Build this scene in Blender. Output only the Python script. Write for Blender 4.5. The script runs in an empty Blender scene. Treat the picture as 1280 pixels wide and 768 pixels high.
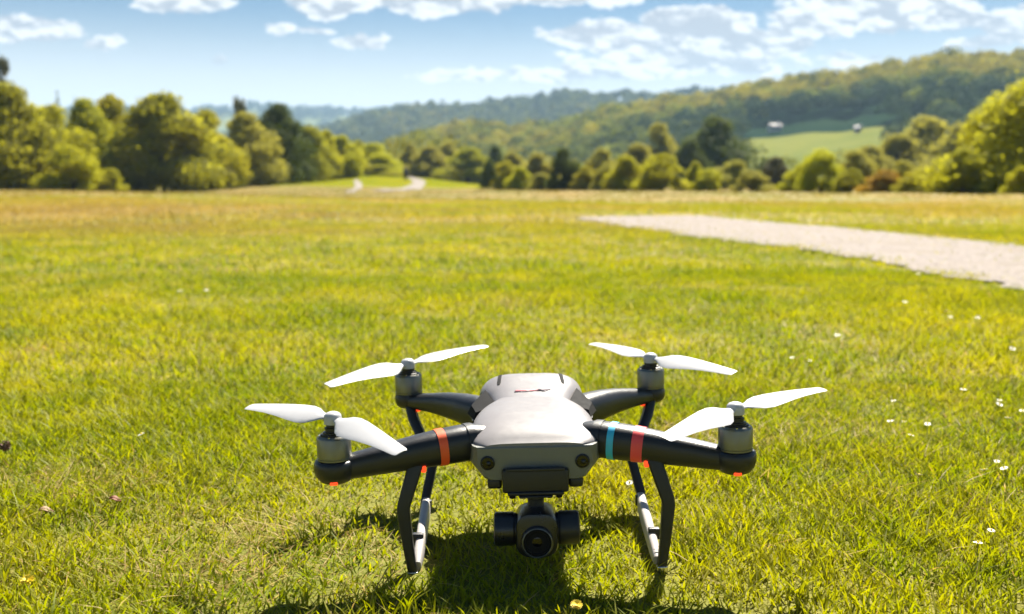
import bpy, bmesh, math, random
import numpy as np
from mathutils import Vector, Matrix
random.seed(7); rng = np.random.default_rng(7)
SC = bpy.context.scene
COL = SC.collection

# ------------------------------------------------------------------ camera
FPX, YH, HC = 1244.0, 233.0, 0.40
TH = math.atan((384 - YH) / FPX); CT, ST = math.cos(TH), math.sin(TH)
cam = bpy.data.cameras.new('camera'); camo = bpy.data.objects.new('camera', cam); COL.objects.link(camo)
cam.sensor_width = 36.0; cam.lens = 36.0 * FPX / 1280.0
camo.location = (0, 0, HC); camo.rotation_euler = (math.pi / 2 - TH, 0, 0)
cam.clip_start = 0.02; cam.clip_end = 20000
cam.dof.use_dof = True; cam.dof.focus_distance = 1.02; cam.dof.aperture_fstop = 5.9
SC.camera = camo

# ------------------------------------------------------------------ sun, sky, exposure
SUN_EL, SUN_AZ = math.radians(48), math.radians(20)          # azimuth from +Y towards +X
SDIR = Vector((math.sin(SUN_AZ) * math.cos(SUN_EL), math.cos(SUN_AZ) * math.cos(SUN_EL), math.sin(SUN_EL)))
sl = bpy.data.lights.new('sun', 'SUN'); sl.energy = 5.0; sl.angle = math.radians(0.53); sl.color = (1.0, 0.93, 0.80)
slo = bpy.data.objects.new('sun', sl); COL.objects.link(slo)
slo.rotation_euler = SDIR.to_track_quat('Z', 'Y').to_euler(); slo.location = (20, 60, 80)
SC.view_settings.view_transform = 'Standard'; SC.view_settings.look = 'None'
SC.view_settings.gamma = 1.0; SC.view_settings.use_curve_mapping = False
SC.view_settings.exposure = 1.75
SC.cycles.max_bounces = 8; SC.cycles.transparent_max_bounces = 8
SC.cycles.volume_bounces = 0
SC.cycles.use_adaptive_sampling = True; SC.cycles.adaptive_threshold = 0.015
SC.cycles.use_denoising = True

class NT:
    """tiny helper round a node tree"""
    def __init__(s, tree): s.t = tree; s.n = tree.nodes; s.l = tree.links
    def new(s, typ, **kw):
        n = s.n.new(typ)
        for k, v in kw.items(): setattr(n, k, v)
        return n
    def put(s, sock, v):
        if isinstance(v, bpy.types.NodeSocket): s.l.new(v, sock)
        else: sock.default_value = v
    def math(s, op, a, b=0.0, c=0.0, clamp=False):
        n = s.new('ShaderNodeMath', operation=op, use_clamp=clamp)
        s.put(n.inputs[0], a); s.put(n.inputs[1], b); s.put(n.inputs[2], c); return n.outputs[0]
    def vec(s, op, a, b=(0, 0, 0)):
        n = s.new('ShaderNodeVectorMath', operation=op); s.put(n.inputs[0], a); s.put(n.inputs[1], b); return n
    def noise(s, vec, scale, detail=4.0, rough=0.55, dist=0.0):
        n = s.new('ShaderNodeTexNoise'); s.put(n.inputs['Vector'], vec)
        n.inputs['Scale'].default_value = scale; n.inputs['Detail'].default_value = detail
        n.inputs['Roughness'].default_value = rough; n.inputs['Distortion'].default_value = dist
        return n.outputs['Fac']
    def step(s, v, a, b, lo=0.0, hi=1.0):
        n = s.new('ShaderNodeMapRange', interpolation_type='SMOOTHSTEP'); s.put(n.inputs[0], v)
        n.inputs[1].default_value = a; n.inputs[2].default_value = b; n.inputs[3].default_value = lo; n.inputs[4].default_value = hi
        return n.outputs[0]
    def mix(s, f, a, b):
        n = s.new('ShaderNodeMix', data_type='RGBA'); s.put(n.inputs[0], f)
        for sock, v in ((n.inputs[6], a), (n.inputs[7], b)):
            s.put(sock, v if isinstance(v, bpy.types.NodeSocket) else (*v[:3], 1.0))
        return n.outputs[2]

W = bpy.data.worlds.new('World'); SC.world = W; W.use_nodes = True
w = NT(W.node_tree); w.n.clear()
sky = w.new('ShaderNodeTexSky', sky_type='NISHITA'); sky.sun_disc = False
sky.sun_elevation = SUN_EL; sky.sun_rotation = SUN_AZ; sky.air_density = 1.0; sky.dust_density = 0.1; sky.ozone_density = 3.0
sky.altitude = 150
bg = w.new('ShaderNodeBackground'); bg.inputs[1].default_value = 0.05
geo = w.new('ShaderNodeTexCoord'); sep = w.new('ShaderNodeSeparateXYZ'); w.put(sep.inputs[0], geo.outputs['Generated'])
yy = w.math('MAXIMUM', sep.outputs[1], 0.04)
cu = w.math('DIVIDE', sep.outputs[0], yy); cv = w.math('DIVIDE', sep.outputs[2], yy)
cmb = w.new('ShaderNodeCombineXYZ'); w.put(cmb.inputs[0], cu); w.put(cmb.inputs[1], cv)
P2 = cmb.outputs[0]
shs = w.new('ShaderNodeHueSaturation'); w.put(shs.inputs['Color'], sky.outputs[0]); shs.inputs['Saturation'].default_value = 1.28; shs.inputs['Value'].default_value = 0.365
elv = w.math('MAXIMUM', sep.outputs[2], 0.0)
w.put(bg.inputs[0], w.mix(w.step(elv, 0.065, 0.18, 0.97, 0.0), shs.outputs[0], (5.6, 5.55, 5.45)))
str_ = w.vec('MULTIPLY', P2, (1.0, 1.7, 1.0)).outputs[0]
wob = w.noise(str_, 22.0, 6.0, 0.6)
wob2 = w.noise(w.vec('ADD', str_, (3.1, 7.7, 0)).outputs[0], 22.0, 6.0, 0.6)
wc = w.new('ShaderNodeCombineXYZ')
w.put(wc.inputs[0], w.math('MULTIPLY', w.math('SUBTRACT', wob, 0.5), 0.045)); w.put(wc.inputs[1], w.math('MULTIPLY', w.math('SUBTRACT', wob2, 0.5), 0.028))
PW = w.vec('ADD', P2, wc.outputs[0]).outputs[0]
CLOUDS = [  # bearing and height of each cloud, in 1/1253 of the tangent, and its half sizes
    (870, 42, 85, 30, 1.0), (770, 50, 90, 20, .9), (940, 58, 70, 24, 1.0), (850, 80, 150, 18, .7), (1095, 18, 115, 26, 1.0), (1010, 30, 60, 22, .9),
    (1195, 22, 45, 20, .8), (1265, 36, 50, 24, .9), (1225, 55, 45, 8, .6), (1060, 76, 40, 7, .7), (560, 2, 130, 17, 1.0), (690, 0, 120, 13, 1.0),
    (420, 12, 50, 15, .9), (528, 14, 40, 12, .9), (240, 9, 62, 13, .95), (40, 40, 70, 15, .75), (140, 57, 27, 8, .7), (360, 40, 18, 7, .7),
    (395, 42, 20, 6, .5), (455, 55, 38, 9, .85), (585, 96, 60, 9, .5), (690, 96, 90, 10, .4), (1420, 30, 120, 28, 1.0), (-120, 20, 110, 22, .9),
    (250, -60, 190, 34, 1.0), (800, -70, 260, 40, 1.0), (1300, -80, 160, 36, .9), (285, 80, 16, 5, .4)]
best = None
for (cx, cy, rx, ry, wt) in CLOUDS:
    d = w.vec('SUBTRACT', PW, ((cx - 640) / 1253.0, (YH - cy) / 1262.0, 0)).outputs[0]
    d = w.vec('MULTIPLY', d, (1253.0 / rx, 1262.0 / ry, 0)).outputs[0]
    q = w.vec('DOT_PRODUCT', d, d).outputs['Value']
    v = w.math('MULTIPLY_ADD', q, -wt, wt)
    best = v if best is None else w.math('SMOOTH_MAX', best, v, 0.25)
fine = w.noise(str_, 46.0, 8.0, 0.62)
wv_ = w.vec('ADD', str_, w.vec('MULTIPLY', wc.outputs[0], (0.9, 0.9, 0)).outputs[0]).outputs[0]
def puffs(vec, scale):
    n = w.new('ShaderNodeTexVoronoi', feature='SMOOTH_F1'); w.put(n.inputs['Vector'], vec); n.inputs['Scale'].default_value = scale; n.inputs['Smoothness'].default_value = 0.35
    return w.math('SUBTRACT', 1.0, n.outputs['Distance'])
puff = w.math('MULTIPLY_ADD', puffs(wv_, 42.0), 0.62, w.math('MULTIPLY', puffs(wv_, 105.0), 0.38))
upper = w.math('MULTIPLY_ADD', puffs(w.vec('ADD', wv_, (0.003, 0.009, 0)).outputs[0], 42.0), 0.62, w.math('MULTIPLY', puffs(w.vec('ADD', wv_, (0.001, 0.004, 0)).outputs[0], 105.0), 0.38))
dens = w.math('ADD', w.math('ADD', w.math('MULTIPLY_ADD', best, 1.35, 0.16), w.math('MULTIPLY', w.math('SUBTRACT', puff, 0.52), 1.45)), w.math('MULTIPLY', w.math('SUBTRACT', fine, 0.46), 1.15))
alpha = w.step(dens, 0.02, 0.36)
big1 = w.noise(str_, 15.0, 2.0, 0.5); big2 = w.noise(w.vec('ADD', str_, (0.006, 0.022, 0)).outputs[0], 15.0, 2.0, 0.5)
rel = w.math('ADD', w.math('SUBTRACT', puff, upper), w.math('MULTIPLY', w.math('SUBTRACT', big1, big2), 1.6))
lit = w.step(w.math('ADD', w.math('MULTIPLY', rel, 1.7), w.math('ADD', w.math('MULTIPLY', w.math('SUBTRACT', puff, 0.6), 1.1), w.math('MULTIPLY', dens, -0.17))), -0.62, 0.06)
ccol = w.mix(lit, (0.150, 0.155, 0.172), (0.325, 0.318, 0.312))
bgc = w.new('ShaderNodeBackground'); w.put(bgc.inputs[0], ccol); bgc.inputs[1].default_value = 1.0
front = w.step(sep.outputs[1], 0.05, 0.2)
amax = w.math('MULTIPLY', w.math('MULTIPLY', alpha, 0.96), front)
ms = w.new('ShaderNodeMixShader'); w.put(ms.inputs[0], amax); w.l.new(bg.outputs[0], ms.inputs[1]); w.l.new(bgc.outputs[0], ms.inputs[2])
wo = w.new('ShaderNodeOutputWorld'); w.l.new(ms.outputs[0], wo.inputs[0])

# ------------------------------------------------------------------ helpers
def tag(o, label=None, cat=None, group=None, kind=None):
    if label: o['label'] = label
    if cat: o['category'] = cat
    if group: o['group'] = group
    if kind: o['kind'] = kind
    return o
def link(o, parent=None):
    COL.objects.link(o)
    if parent: o.parent = parent
    return o
def empty(name, loc, parent=None):
    o = bpy.data.objects.new(name, None); o.empty_display_size = 0.05; link(o, parent); o.location = loc; return o
def mesh_np(name, verts, loops, starts, mats, attrs=None, midx=None, smooth=False):
    """one mesh from flat numpy arrays"""
    me = bpy.data.meshes.new(name)
    verts = np.asarray(verts, np.float32); loops = np.asarray(loops, np.int32); starts = np.asarray(starts, np.int32)
    me.vertices.add(len(verts)); me.vertices.foreach_set('co', verts.ravel())
    me.loops.add(len(loops)); me.loops.foreach_set('vertex_index', loops)
    me.polygons.add(len(starts)); me.polygons.foreach_set('loop_start', starts)
    if midx is not None: me.polygons.foreach_set('material_index', np.asarray(midx, np.int32))
    me.update(calc_edges=True)
    if smooth: me.polygons.foreach_set('use_smooth', np.ones(len(starts), bool))
    for k, v in (attrs or {}).items():
        a = me.attributes.new(k, 'FLOAT', 'POINT'); a.data.foreach_set('value', np.asarray(v, np.float32))
    for m in (mats if isinstance(mats, (list, tuple)) else [mats]): me.materials.append(m)
    return me
def mesh_py(name, verts, faces, mats, midx=None, smooth=True, angle=None):
    loops = [i for f in faces for i in f]; st = []; k = 0
    for f in faces: st.append(k); k += len(f)
    me = mesh_np(name, verts, loops, st, mats, midx=midx, smooth=smooth)
    if smooth and angle is not None: me.set_sharp_from_angle(angle=math.radians(angle))
    return me
def obj(name, me, parent=None, loc=None):
    o = bpy.data.objects.new(name, me); link(o, parent)
    if loc is not None: o.location = loc
    return o
class MB:
    """collects shapes, becomes ONE mesh object"""
    def __init__(s): s.v = []; s.f = []; s.m = []
    def add(s, vs, fs, m=0):
        b = len(s.v); s.v += [tuple(p) for p in vs]; s.f += [tuple(i + b for i in f) for f in fs]; s.m += [m] * len(fs); return s
    def loft(s, secs, m=0, caps=True, closed=True):
        n = len(secs[0]); vs = [p for q in secs for p in q]; fs = []
        for k in range(len(secs) - 1):
            for i in range(n if closed else n - 1):
                j = (i + 1) % n; fs.append((k * n + i, k * n + j, (k + 1) * n + j, (k + 1) * n + i))
        if caps: fs += [tuple(range(n))[::-1], tuple(range((len(secs) - 1) * n, len(secs) * n))]
        return s.add(vs, fs, m)
    def lathe(s, prof, c=(0, 0, 0), axis='z', n=32, m=0, caps=True):
        secs = []
        for r, h in prof:
            ring = []
            for i in range(n):
                a = 2 * math.pi * i / n; p, q = r * math.cos(a), r * math.sin(a)
                ring.append({'z': (c[0] + p, c[1] + q, c[2] + h), 'y': (c[0] + p, c[1] + h, c[2] - q), 'x': (c[0] + h, c[1] + p, c[2] + q)}[axis])
            secs.append(ring)
        return s.loft(secs, m, caps)
    def tube(s, pts, rad, n=20, m=0, up=(0, 0, 1), power=2.0, smooth_pts=0):
        """swept superellipse; rad entries are r or (half width, half height)"""
        pts = [Vector(p) for p in pts]; rad = [(r, r) if not isinstance(r, tuple) else r for r in rad]
        secs = []
        for k, p in enumerate(pts):
            t = (pts[min(k + 1, len(pts) - 1)] - pts[max(k - 1, 0)]).normalized()
            sd = t.cross(Vector(up)).normalized(); u = sd.cross(t).normalized(); ring = []
            for i in range(n):
                a = 2 * math.pi * i / n; c, q = math.cos(a), math.sin(a)
                c = math.copysign(abs(c) ** (2 / power), c); q = math.copysign(abs(q) ** (2 / power), q)
                ring.append(p + sd * (rad[k][0] * c) + u * (rad[k][1] * q))
            secs.append(ring)
        return s.loft(secs, m)
    def box(s, x0, x1, y0, y1, z0, z1, b=0.0, m=0):
        """box with bevelled edges"""
        bm = bmesh.new(); bmesh.ops.create_cube(bm, size=1.0)
        for v in bm.verts: v.co = Vector(((x0 + x1) / 2 + v.co.x * (x1 - x0), (y0 + y1) / 2 + v.co.y * (y1 - y0), (z0 + z1) / 2 + v.co.z * (z1 - z0)))
        if b > 0: bmesh.ops.bevel(bm, geom=bm.edges[:] , offset=b, segments=3, affect='EDGES', profile=0.5)
        bm.verts.index_update(); vs = [v.co.copy() for v in bm.verts]; fs = [[v.index for v in f.verts] for f in bm.faces]; bm.free()
        return s.add(vs, fs, m)
    def build(s, name, mats, parent=None, loc=None, smooth=True, angle=38):
        me = mesh_py(name, s.v, s.f, mats, s.m, smooth, angle)
        bm = bmesh.new(); bm.from_mesh(me); bmesh.ops.recalc_face_normals(bm, faces=bm.faces); bm.to_mesh(me); bm.free()
        return obj(name, me, parent, loc)

def principled(name, col, rough=0.5, spec=0.5, metal=0.0, coat=0.0, emit=None, es=0.0):
    m = bpy.data.materials.new(name); m.use_nodes = True; b = m.node_tree.nodes['Principled BSDF']
    b.inputs['Base Color'].default_value = (*col, 1); b.inputs['Roughness'].default_value = rough
    b.inputs['Specular IOR Level'].default_value = spec; b.inputs['Metallic'].default_value = metal; b.inputs['Coat Weight'].default_value = coat
    if emit: b.inputs['Emission Color'].default_value = (*emit, 1); b.inputs['Emission Strength'].default_value = es
    return m
def plastic(name, col, rough=0.4, grain=0.0, scale=900.0, var=0.12, metal=0.0, coat=0.0, spec=0.5):
    """moulded plastic or metal: slight colour and gloss variation, fine grain"""
    m = principled(name, col, rough, spec, metal, coat); t = NT(m.node_tree); b = t.n['Principled BSDF']
    tc = t.new('ShaderNodeTexCoord').outputs['Object']
    n1 = t.noise(tc, 35.0, 5.0, 0.6)
    t.put(b.inputs['Base Color'], t.mix(n1, [c * (1 - var) for c in col], [min(1, c * (1 + var)) for c in col]))
    t.put(b.inputs['Roughness'], t.math('MULTIPLY_ADD', t.noise(tc, 120.0, 4.0, 0.6), 0.22, rough - 0.11))
    if grain:
        bp = t.new('ShaderNodeBump'); bp.inputs['Strength'].default_value = grain; bp.inputs['Distance'].default_value = 0.0004
        t.put(bp.inputs['Height'], t.noise(tc, scale, 2.0, 0.5)); t.l.new(bp.outputs[0], b.inputs['Normal'])
    return m

# ------------------------------------------------------------------ terrain
def S(t): t = np.clip(t, 0, 1); return t * t * (3 - 2 * t)
NEAR_X = [300, 400, 440, 480, 520, 580, 640, 690, 741, 800, 849, 900, 981, 1071, 1179, 1280, 1500, 2000]
NEAR_Y = [250, 215, 190, 170, 160, 148, 147, 144, 134, 122, 112, 104, 94, 76, 63, 56, 46, 60]
MID_X = [-600, 100, 200, 300, 380, 454, 508, 565, 666, 723, 777, 831, 900, 1000, 1300, 2000]
MID_Y = [190, 180, 172, 164, 152, 137, 126, 121, 114, 109, 106, 107, 106, 112, 120, 120]
FAR_X = [-900, -200, 60, 140, 300, 430, 500, 700, 1200, 2000]
FAR_Y = [150, 140, 130, 124.5, 123.5, 124.5, 127, 132, 140, 140]
def hill(r, px, ca, xs, ys, r0, r1, trees, p=1.0):
    zc = 0.4 + (YH - np.interp(px, xs, ys)) / 1262.0 * r1 * ca - trees
    zc = zc + 0.006 * r1 * 0.35 * (np.sin(px * 0.031 + r1) + np.sin(px * 0.077 + 2 * r1) * 0.6)
    L = np.clip((r - r0) / (r1 - r0), 0, 1) ** p
    z = -12 + (zc + 12) * L - np.maximum(r - r1, 0) * 0.07
    return np.where(r < r0, -50.0, z)
def ground_h(x, y):
    x = np.asarray(x, float); y = np.asarray(y, float)
    r = np.hypot(x, y); a = np.clip(np.arctan2(x, y), -1.15, 1.15); px = 640 + 1253 * np.tan(a); ca = np.cos(a)
    amp = np.minimum(0.0028 * r, 0.12)
    p = amp * (np.sin(x * 0.9 + 1.3) * np.sin(y * 0.7 + 0.4) * 0.35 + np.sin(x * 0.21 + y * 0.13)) * S((r - 1.6) / 4)
    p = p + np.interp(px, [250, 350, 470, 540, 640], [0, 0.8, 1, 0.8, 0]) * 1.9 * S((r - 82) / 70) * (r < 400)
    p = p - 14.0 * S((r - 165) / 110)
    z = np.maximum(p, hill(r, px, ca, NEAR_X, NEAR_Y, 300, 650, 12.0))
    z = np.maximum(z, hill(r, px, ca, MID_X, MID_Y, 850, 1400, 21.0, 1.15))
    z = np.maximum(z, hill(r, px, ca, FAR_X, FAR_Y, 1650, 2800, 36.0, 1.1))
    return np.maximum(z, -14.0)
def at(px, py, D):
    v = (384 - py) / FPX; k = D / (CT + v * ST)
    return Vector(((px - 640) / FPX * k, D, HC + (-ST + v * CT) * k))
def ground_at(px, D):
    """a point standing on the ground at depth D in the bearing px"""
    x = (px - 640) / 1253.0 * D; return Vector((x, D, float(ground_h(x, D))))
def ground_hit(px, py, lo=0.6, hi=400.0):
    prev = lo; D = lo
    while D < hi:
        p = at(px, py, D)
        if p.z < float(ground_h(p.x, p.y)):
            a, b = prev, D
            for _ in range(25):
                m = (a + b) / 2; q = at(px, py, m)
                if q.z < float(ground_h(q.x, q.y)): b = m
                else: a = m
            q = at(px, py, b); return Vector((q.x, q.y, float(ground_h(q.x, q.y))))
        prev = D; D *= 1.02
    return at(px, py, hi)

def ground_colors(t, pos):
    """patches of green, yellow-green and straw shared by the soil and the blades"""
    big = t.noise(pos, 0.16, 4.0, 0.6); mid = t.noise(pos, 1.1, 5.0, 0.65); small = t.noise(pos, 7.0, 4.0, 0.6)
    return big, mid, small
def grass_ground_mat():
    m = principled('meadow_soil', (0.1, 0.1, 0.02), 0.9, 0.2); t = NT(m.node_tree); b = t.n['Principled BSDF']
    pos = t.new('ShaderNodeNewGeometry').outputs['Position']; big, mid, small = ground_colors(t, pos)
    sp = t.new('ShaderNodeSeparateXYZ'); t.put(sp.inputs[0], pos)
    near = t.mix(t.step(mid, 0.35, 0.65), (0.11, 0.125, 0.014), (0.18, 0.16, 0.025))
    far = t.mix(t.step(big, 0.38, 0.62), (0.14, 0.13, 0.014), (0.22, 0.15, 0.035))
    far = t.mix(t.step(mid, 0.4, 0.75, 0, 0.5), far, (0.20, 0.16, 0.022))
    c = t.mix(t.step(sp.outputs[1], 4.0, 26.0), near, far)
    t.put(b.inputs['Base Color'], c)
    bp = t.new('ShaderNodeBump'); bp.inputs['Strength'].default_value = 0.6; bp.inputs['Distance'].default_value = 0.03
    t.put(bp.inputs['Height'], t.noise(pos, 14.0, 5.0, 0.7)); t.l.new(bp.outputs[0], b.inputs['Normal'])
    return m
def patch_mat(name, cols, scale, rough=0.95):
    m = principled(name, cols[0], rough, 0.0); t = NT(m.node_tree); b = t.n['Principled BSDF']
    pos = t.new('ShaderNodeNewGeometry').outputs['Position']
    n1 = t.noise(pos, scale, 5.0, 0.6); n2 = t.noise(pos, scale * 3.3, 4.0, 0.6)
    c = t.mix(t.step(n1, 0.4, 0.56), cols[0], cols[1])
    if len(cols) > 2: c = t.mix(t.step(n2, 0.5, 0.68), c, cols[2])
    t.put(b.inputs['Base Color'], c); return m
M_FIELD = grass_ground_mat()
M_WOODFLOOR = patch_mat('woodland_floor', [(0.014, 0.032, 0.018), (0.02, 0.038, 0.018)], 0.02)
M_MEADOW = patch_mat('hill_meadow', [(0.145, 0.165, 0.04), (0.175, 0.185, 0.045), (0.13, 0.155, 0.035)], 0.03)
M_FARLAND = patch_mat('distant_fields', [(0.035, 0.055, 0.02), (0.17, 0.19, 0.06), (0.05, 0.07, 0.025)], 0.006)
M_VALLEY = patch_mat('valley_grass', [(0.09, 0.12, 0.02), (0.13, 0.15, 0.03)], 0.03)
M_VERGE = patch_mat('bright_verge', [(0.13, 0.15, 0.008), (0.18, 0.175, 0.010)], 0.2)

def depth_seen(px, py, lo=320.0, hi=600.0):
    D = np.linspace(lo, hi, 1200); x = (px - 640) / 1253.0 * D; yy_ = YH - 1262.0 * (ground_h(x, D) - HC) / D
    return float(D[np.argmax(yy_ < py)])
R_TOP = depth_seen(1015, 166.5) / math.cos(math.atan(375 / 1253.0))
def in_meadow(px, r):
    return (px > 925 + 10 * np.sin(r * 0.08)) & (px < 1118 + 12 * np.sin(r * 0.1)) & (r > 340) & (r < R_TOP + 45)
az = np.concatenate([np.radians(np.linspace(-52, 52, 420)), np.radians(np.linspace(54, 306, 64))])
rad = np.concatenate([np.geomspace(0.25, 60, 120), np.linspace(62, 700, 170), np.geomspace(706, 3900, 120)])
A, R = np.meshgrid(az, rad); X = R * np.sin(A); Y = R * np.cos(A); Z = ground_h(X, Y)
na, nr = len(az), len(rad)
verts = np.stack([X.ravel(), Y.ravel(), Z.ravel()], 1)
ii, jj = np.meshgrid(np.arange(nr - 1), np.arange(na), indexing='ij'); ii = ii.ravel(); jj = jj.ravel(); jn = (jj + 1) % na
quads = np.stack([ii * na + jj, ii * na + jn, (ii + 1) * na + jn, (ii + 1) * na + jj], 1)
fa = az[jj]; fr = rad[ii]; fpx = 640 + 1253 * np.tan(np.clip(fa, -1.3, 1.3)); infront = np.abs(np.angle(np.exp(1j * fa))) < 1.3
mi = np.zeros(len(quads), int)
mi[(fr > 175)] = 4
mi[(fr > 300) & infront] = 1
mi[in_meadow(fpx, fr) & infront & (fr < R_TOP)] = 2
mi[(fr > 800)] = 3
mi[(fr > 103) & (fr < 175) & infront & (fpx > 300) & (fpx < 640)] = 5
v0 = np.array([[0, 0, 0.0]]); verts = np.vstack([verts, v0]); c = len(verts) - 1
tris = np.stack([np.full(na, c), np.arange(na), (np.arange(na) + 1) % na], 1)
loops = np.concatenate([quads[:, ::-1].ravel(), tris[:, [0, 2, 1]].ravel()]); starts = np.concatenate([np.arange(len(quads)) * 4, len(quads) * 4 + np.arange(na) * 3])
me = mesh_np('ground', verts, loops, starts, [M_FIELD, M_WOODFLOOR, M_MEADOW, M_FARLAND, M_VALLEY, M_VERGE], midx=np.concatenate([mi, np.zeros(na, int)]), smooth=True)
tag(obj('ground', me), 'open grassy hilltop field falling away to wooded hills', kind='structure')

# ------------------------------------------------------------------ gravel path and far paths
def gravel_mat():
    m = principled('pale_gravel', (0.5, 0.45, 0.42), 0.9, 0.2); t = NT(m.node_tree); b = t.n['Principled BSDF']
    pos = t.new('ShaderNodeNewGeometry').outputs['Position']
    vo = t.new('ShaderNodeTexVoronoi'); t.put(vo.inputs['Vector'], pos); vo.inputs['Scale'].default_value = 60.0
    sp = t.new('ShaderNodeSeparateColor'); t.put(sp.inputs[0], vo.outputs['Color'])
    c = t.mix(sp.outputs[0], (0.135, 0.115, 0.104), (0.275, 0.238, 0.220))
    c = t.mix(t.step(t.noise(pos, 2.2, 4.0), 0.42, 0.75, 0, 0.45), c, (0.165, 0.13, 0.085))
    t.put(b.inputs['Base Color'], c)
    bp = t.new('ShaderNodeBump'); bp.inputs['Strength'].default_value = 0.18; bp.inputs['Distance'].default_value = 0.006
    t.put(bp.inputs['Height'], t.math('SUBTRACT', 1.0, vo.outputs['Distance'])); t.l.new(bp.outputs[0], b.inputs['Normal'])
    return m
M_GRAVEL = gravel_mat()
UP = [(722, 272.5), (780, 271), (868, 270), (931, 276), (1057, 286), (1207, 303), (1280, 309), (1420, 322), (1640, 345)]
LO = [(724, 274), (776, 284), (830, 291), (892, 300), (1038, 317), (1193, 346), (1280, 361), (1450, 392), (1700, 440)]
def resample(pts, n):
    p = np.array([(q.x, q.y) for q in pts]); s = np.concatenate([[0], np.cumsum(np.hypot(*np.diff(p, axis=0).T))])
    u = np.linspace(0, s[-1], n); return np.stack([np.interp(u, s, p[:, 0]), np.interp(u, s, p[:, 1])], 1)
def strip(name, up, lo, n, k, ragged, lift, mat, label):
    a = resample([ground_hit(*q) for q in up], n); b = resample([ground_hit(*q) for q in lo], n)
    if ragged:
        for arr in (a, b):
            e = np.convolve(rng.normal(0, 1, n + 8), np.ones(3) / 3, 'same')[4:-4] * ragged
            arr[:, 1] += e; arr[:, 0] += np.roll(e, 3) * 0.5
    vs = []; fs = []
    for i in range(n):
        for j in range(k + 1):
            q = a[i] + (b[i] - a[i]) * j / k; vs.append((q[0], q[1], float(ground_h(q[0], q[1])) + lift))
    for i in range(n - 1):
        for j in range(k): fs.append((i * (k + 1) + j, (i + 1) * (k + 1) + j, (i + 1) * (k + 1) + j + 1, i * (k + 1) + j + 1))
    o = obj(name, mesh_py(name, vs, fs, mat)); tag(o, label, kind='structure')
    bm = bmesh.new(); bm.from_mesh(o.data)
    for f in bm.faces:
        f.normal_update()
        if f.normal.z < 0: f.normal_flip()
    bm.to_mesh(o.data); bm.free()
    return np.vstack([a, b[::-1]])
PATH_POLY = strip('gravel_path', UP, LO, 260, 10, 0.17, 0.010, M_GRAVEL, 'pale stony path crossing the field')
M_FARPATH = patch_mat('pale_track', [(0.24, 0.215, 0.195), (0.275, 0.25, 0.23)], 0.5)
strip('path', [(466, 239), (496, 236.4), (511, 232.6), (517, 228.5), (514, 225), (506, 222)], [(486, 239.8), (516, 237.6), (529, 233.6), (533, 228.5), (528, 225), (515, 222)], 40, 3, 0.0, 0.05, M_FARPATH, 'pale winding track at the far end of the field')
strip('path', [(430, 241), (440, 238), (444, 233), (442, 226)], [(443, 241.2), (452, 237), (453, 231), (447, 225)], 24, 2, 0.0, 0.05, M_FARPATH, 'short pale bend of track by the last of the tall trees')
def inside(poly, x, y):
    r = np.zeros(len(x), bool); n = len(poly)
    bb = (x > poly[:, 0].min()) & (x < poly[:, 0].max()) & (y > poly[:, 1].min()) & (y < poly[:, 1].max())
    xs, ys = x[bb], y[bb]; q = np.zeros(len(xs), bool)
    for i in range(n):
        (x1, y1), (x2, y2) = poly[i], poly[(i + 1) % n]
        if y1 == y2: continue
        cnd = ((y1 > ys) != (y2 > ys)) & (xs < (x2 - x1) * (ys - y1) / (y2 - y1) + x1); q ^= cnd
    r[bb] = q; return r

# pebbles lying on the path: nobody could count them
N = 4500; t_ = rng.random((N * 12, 2)); lo_, hi_ = PATH_POLY.min(0), PATH_POLY.max(0); q = lo_ + t_ * (hi_ - lo_)
q = q[inside(PATH_POLY, q[:, 0], q[:, 1])]; q = q[(q[:, 0] < q[:, 1] * 0.75 + 0.4)][:N]
ico = bmesh.new(); bmesh.ops.create_icosphere(ico, subdivisions=1, radius=1.0); ico.verts.index_update()
iv = np.array([v.co[:] for v in ico.verts]); ifc = np.array([[v.index for v in f.verts] for f in ico.faces]); ico.free()
n = len(q); sz = rng.uniform(0.004, 0.013, n) ; sc3 = sz[:, None] * rng.uniform(0.6, 1.2, (n, 3)) * np.array([1, 1, 0.3])
pv = iv[None] * sc3[:, None, :] * rng.uniform(0.8, 1.15, (n, len(iv), 1)); pv[:, :, 0] += q[:, 0:1]; pv[:, :, 1] += q[:, 1:2]; pv[:, :, 2] += (ground_h(q[:, 0], q[:, 1]) + 0.008)[:, None]
fl = (ifc[None] + (np.arange(n) * len(iv))[:, None, None]).reshape(-1)
def pebble_mat():
    m = principled('pebbles', (0.5, 0.45, 0.42), 0.85, 0.3); t = NT(m.node_tree); b = t.n['Principled BSDF']
    at_ = t.new('ShaderNodeAttribute', attribute_name='var').outputs['Fac']
    t.put(b.inputs['Base Color'], t.mix(at_, (0.16, 0.135, 0.12), (0.32, 0.28, 0.26))); return m
me = mesh_np('gravel', pv.reshape(-1, 3), fl, np.arange(n * 20) * 3, pebble_mat(), attrs={'var': np.repeat(rng.random(n), len(iv))})
tag(obj('gravel', me), 'loose pale stones scattered over the gravel path', 'gravel', kind='stuff')

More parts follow.
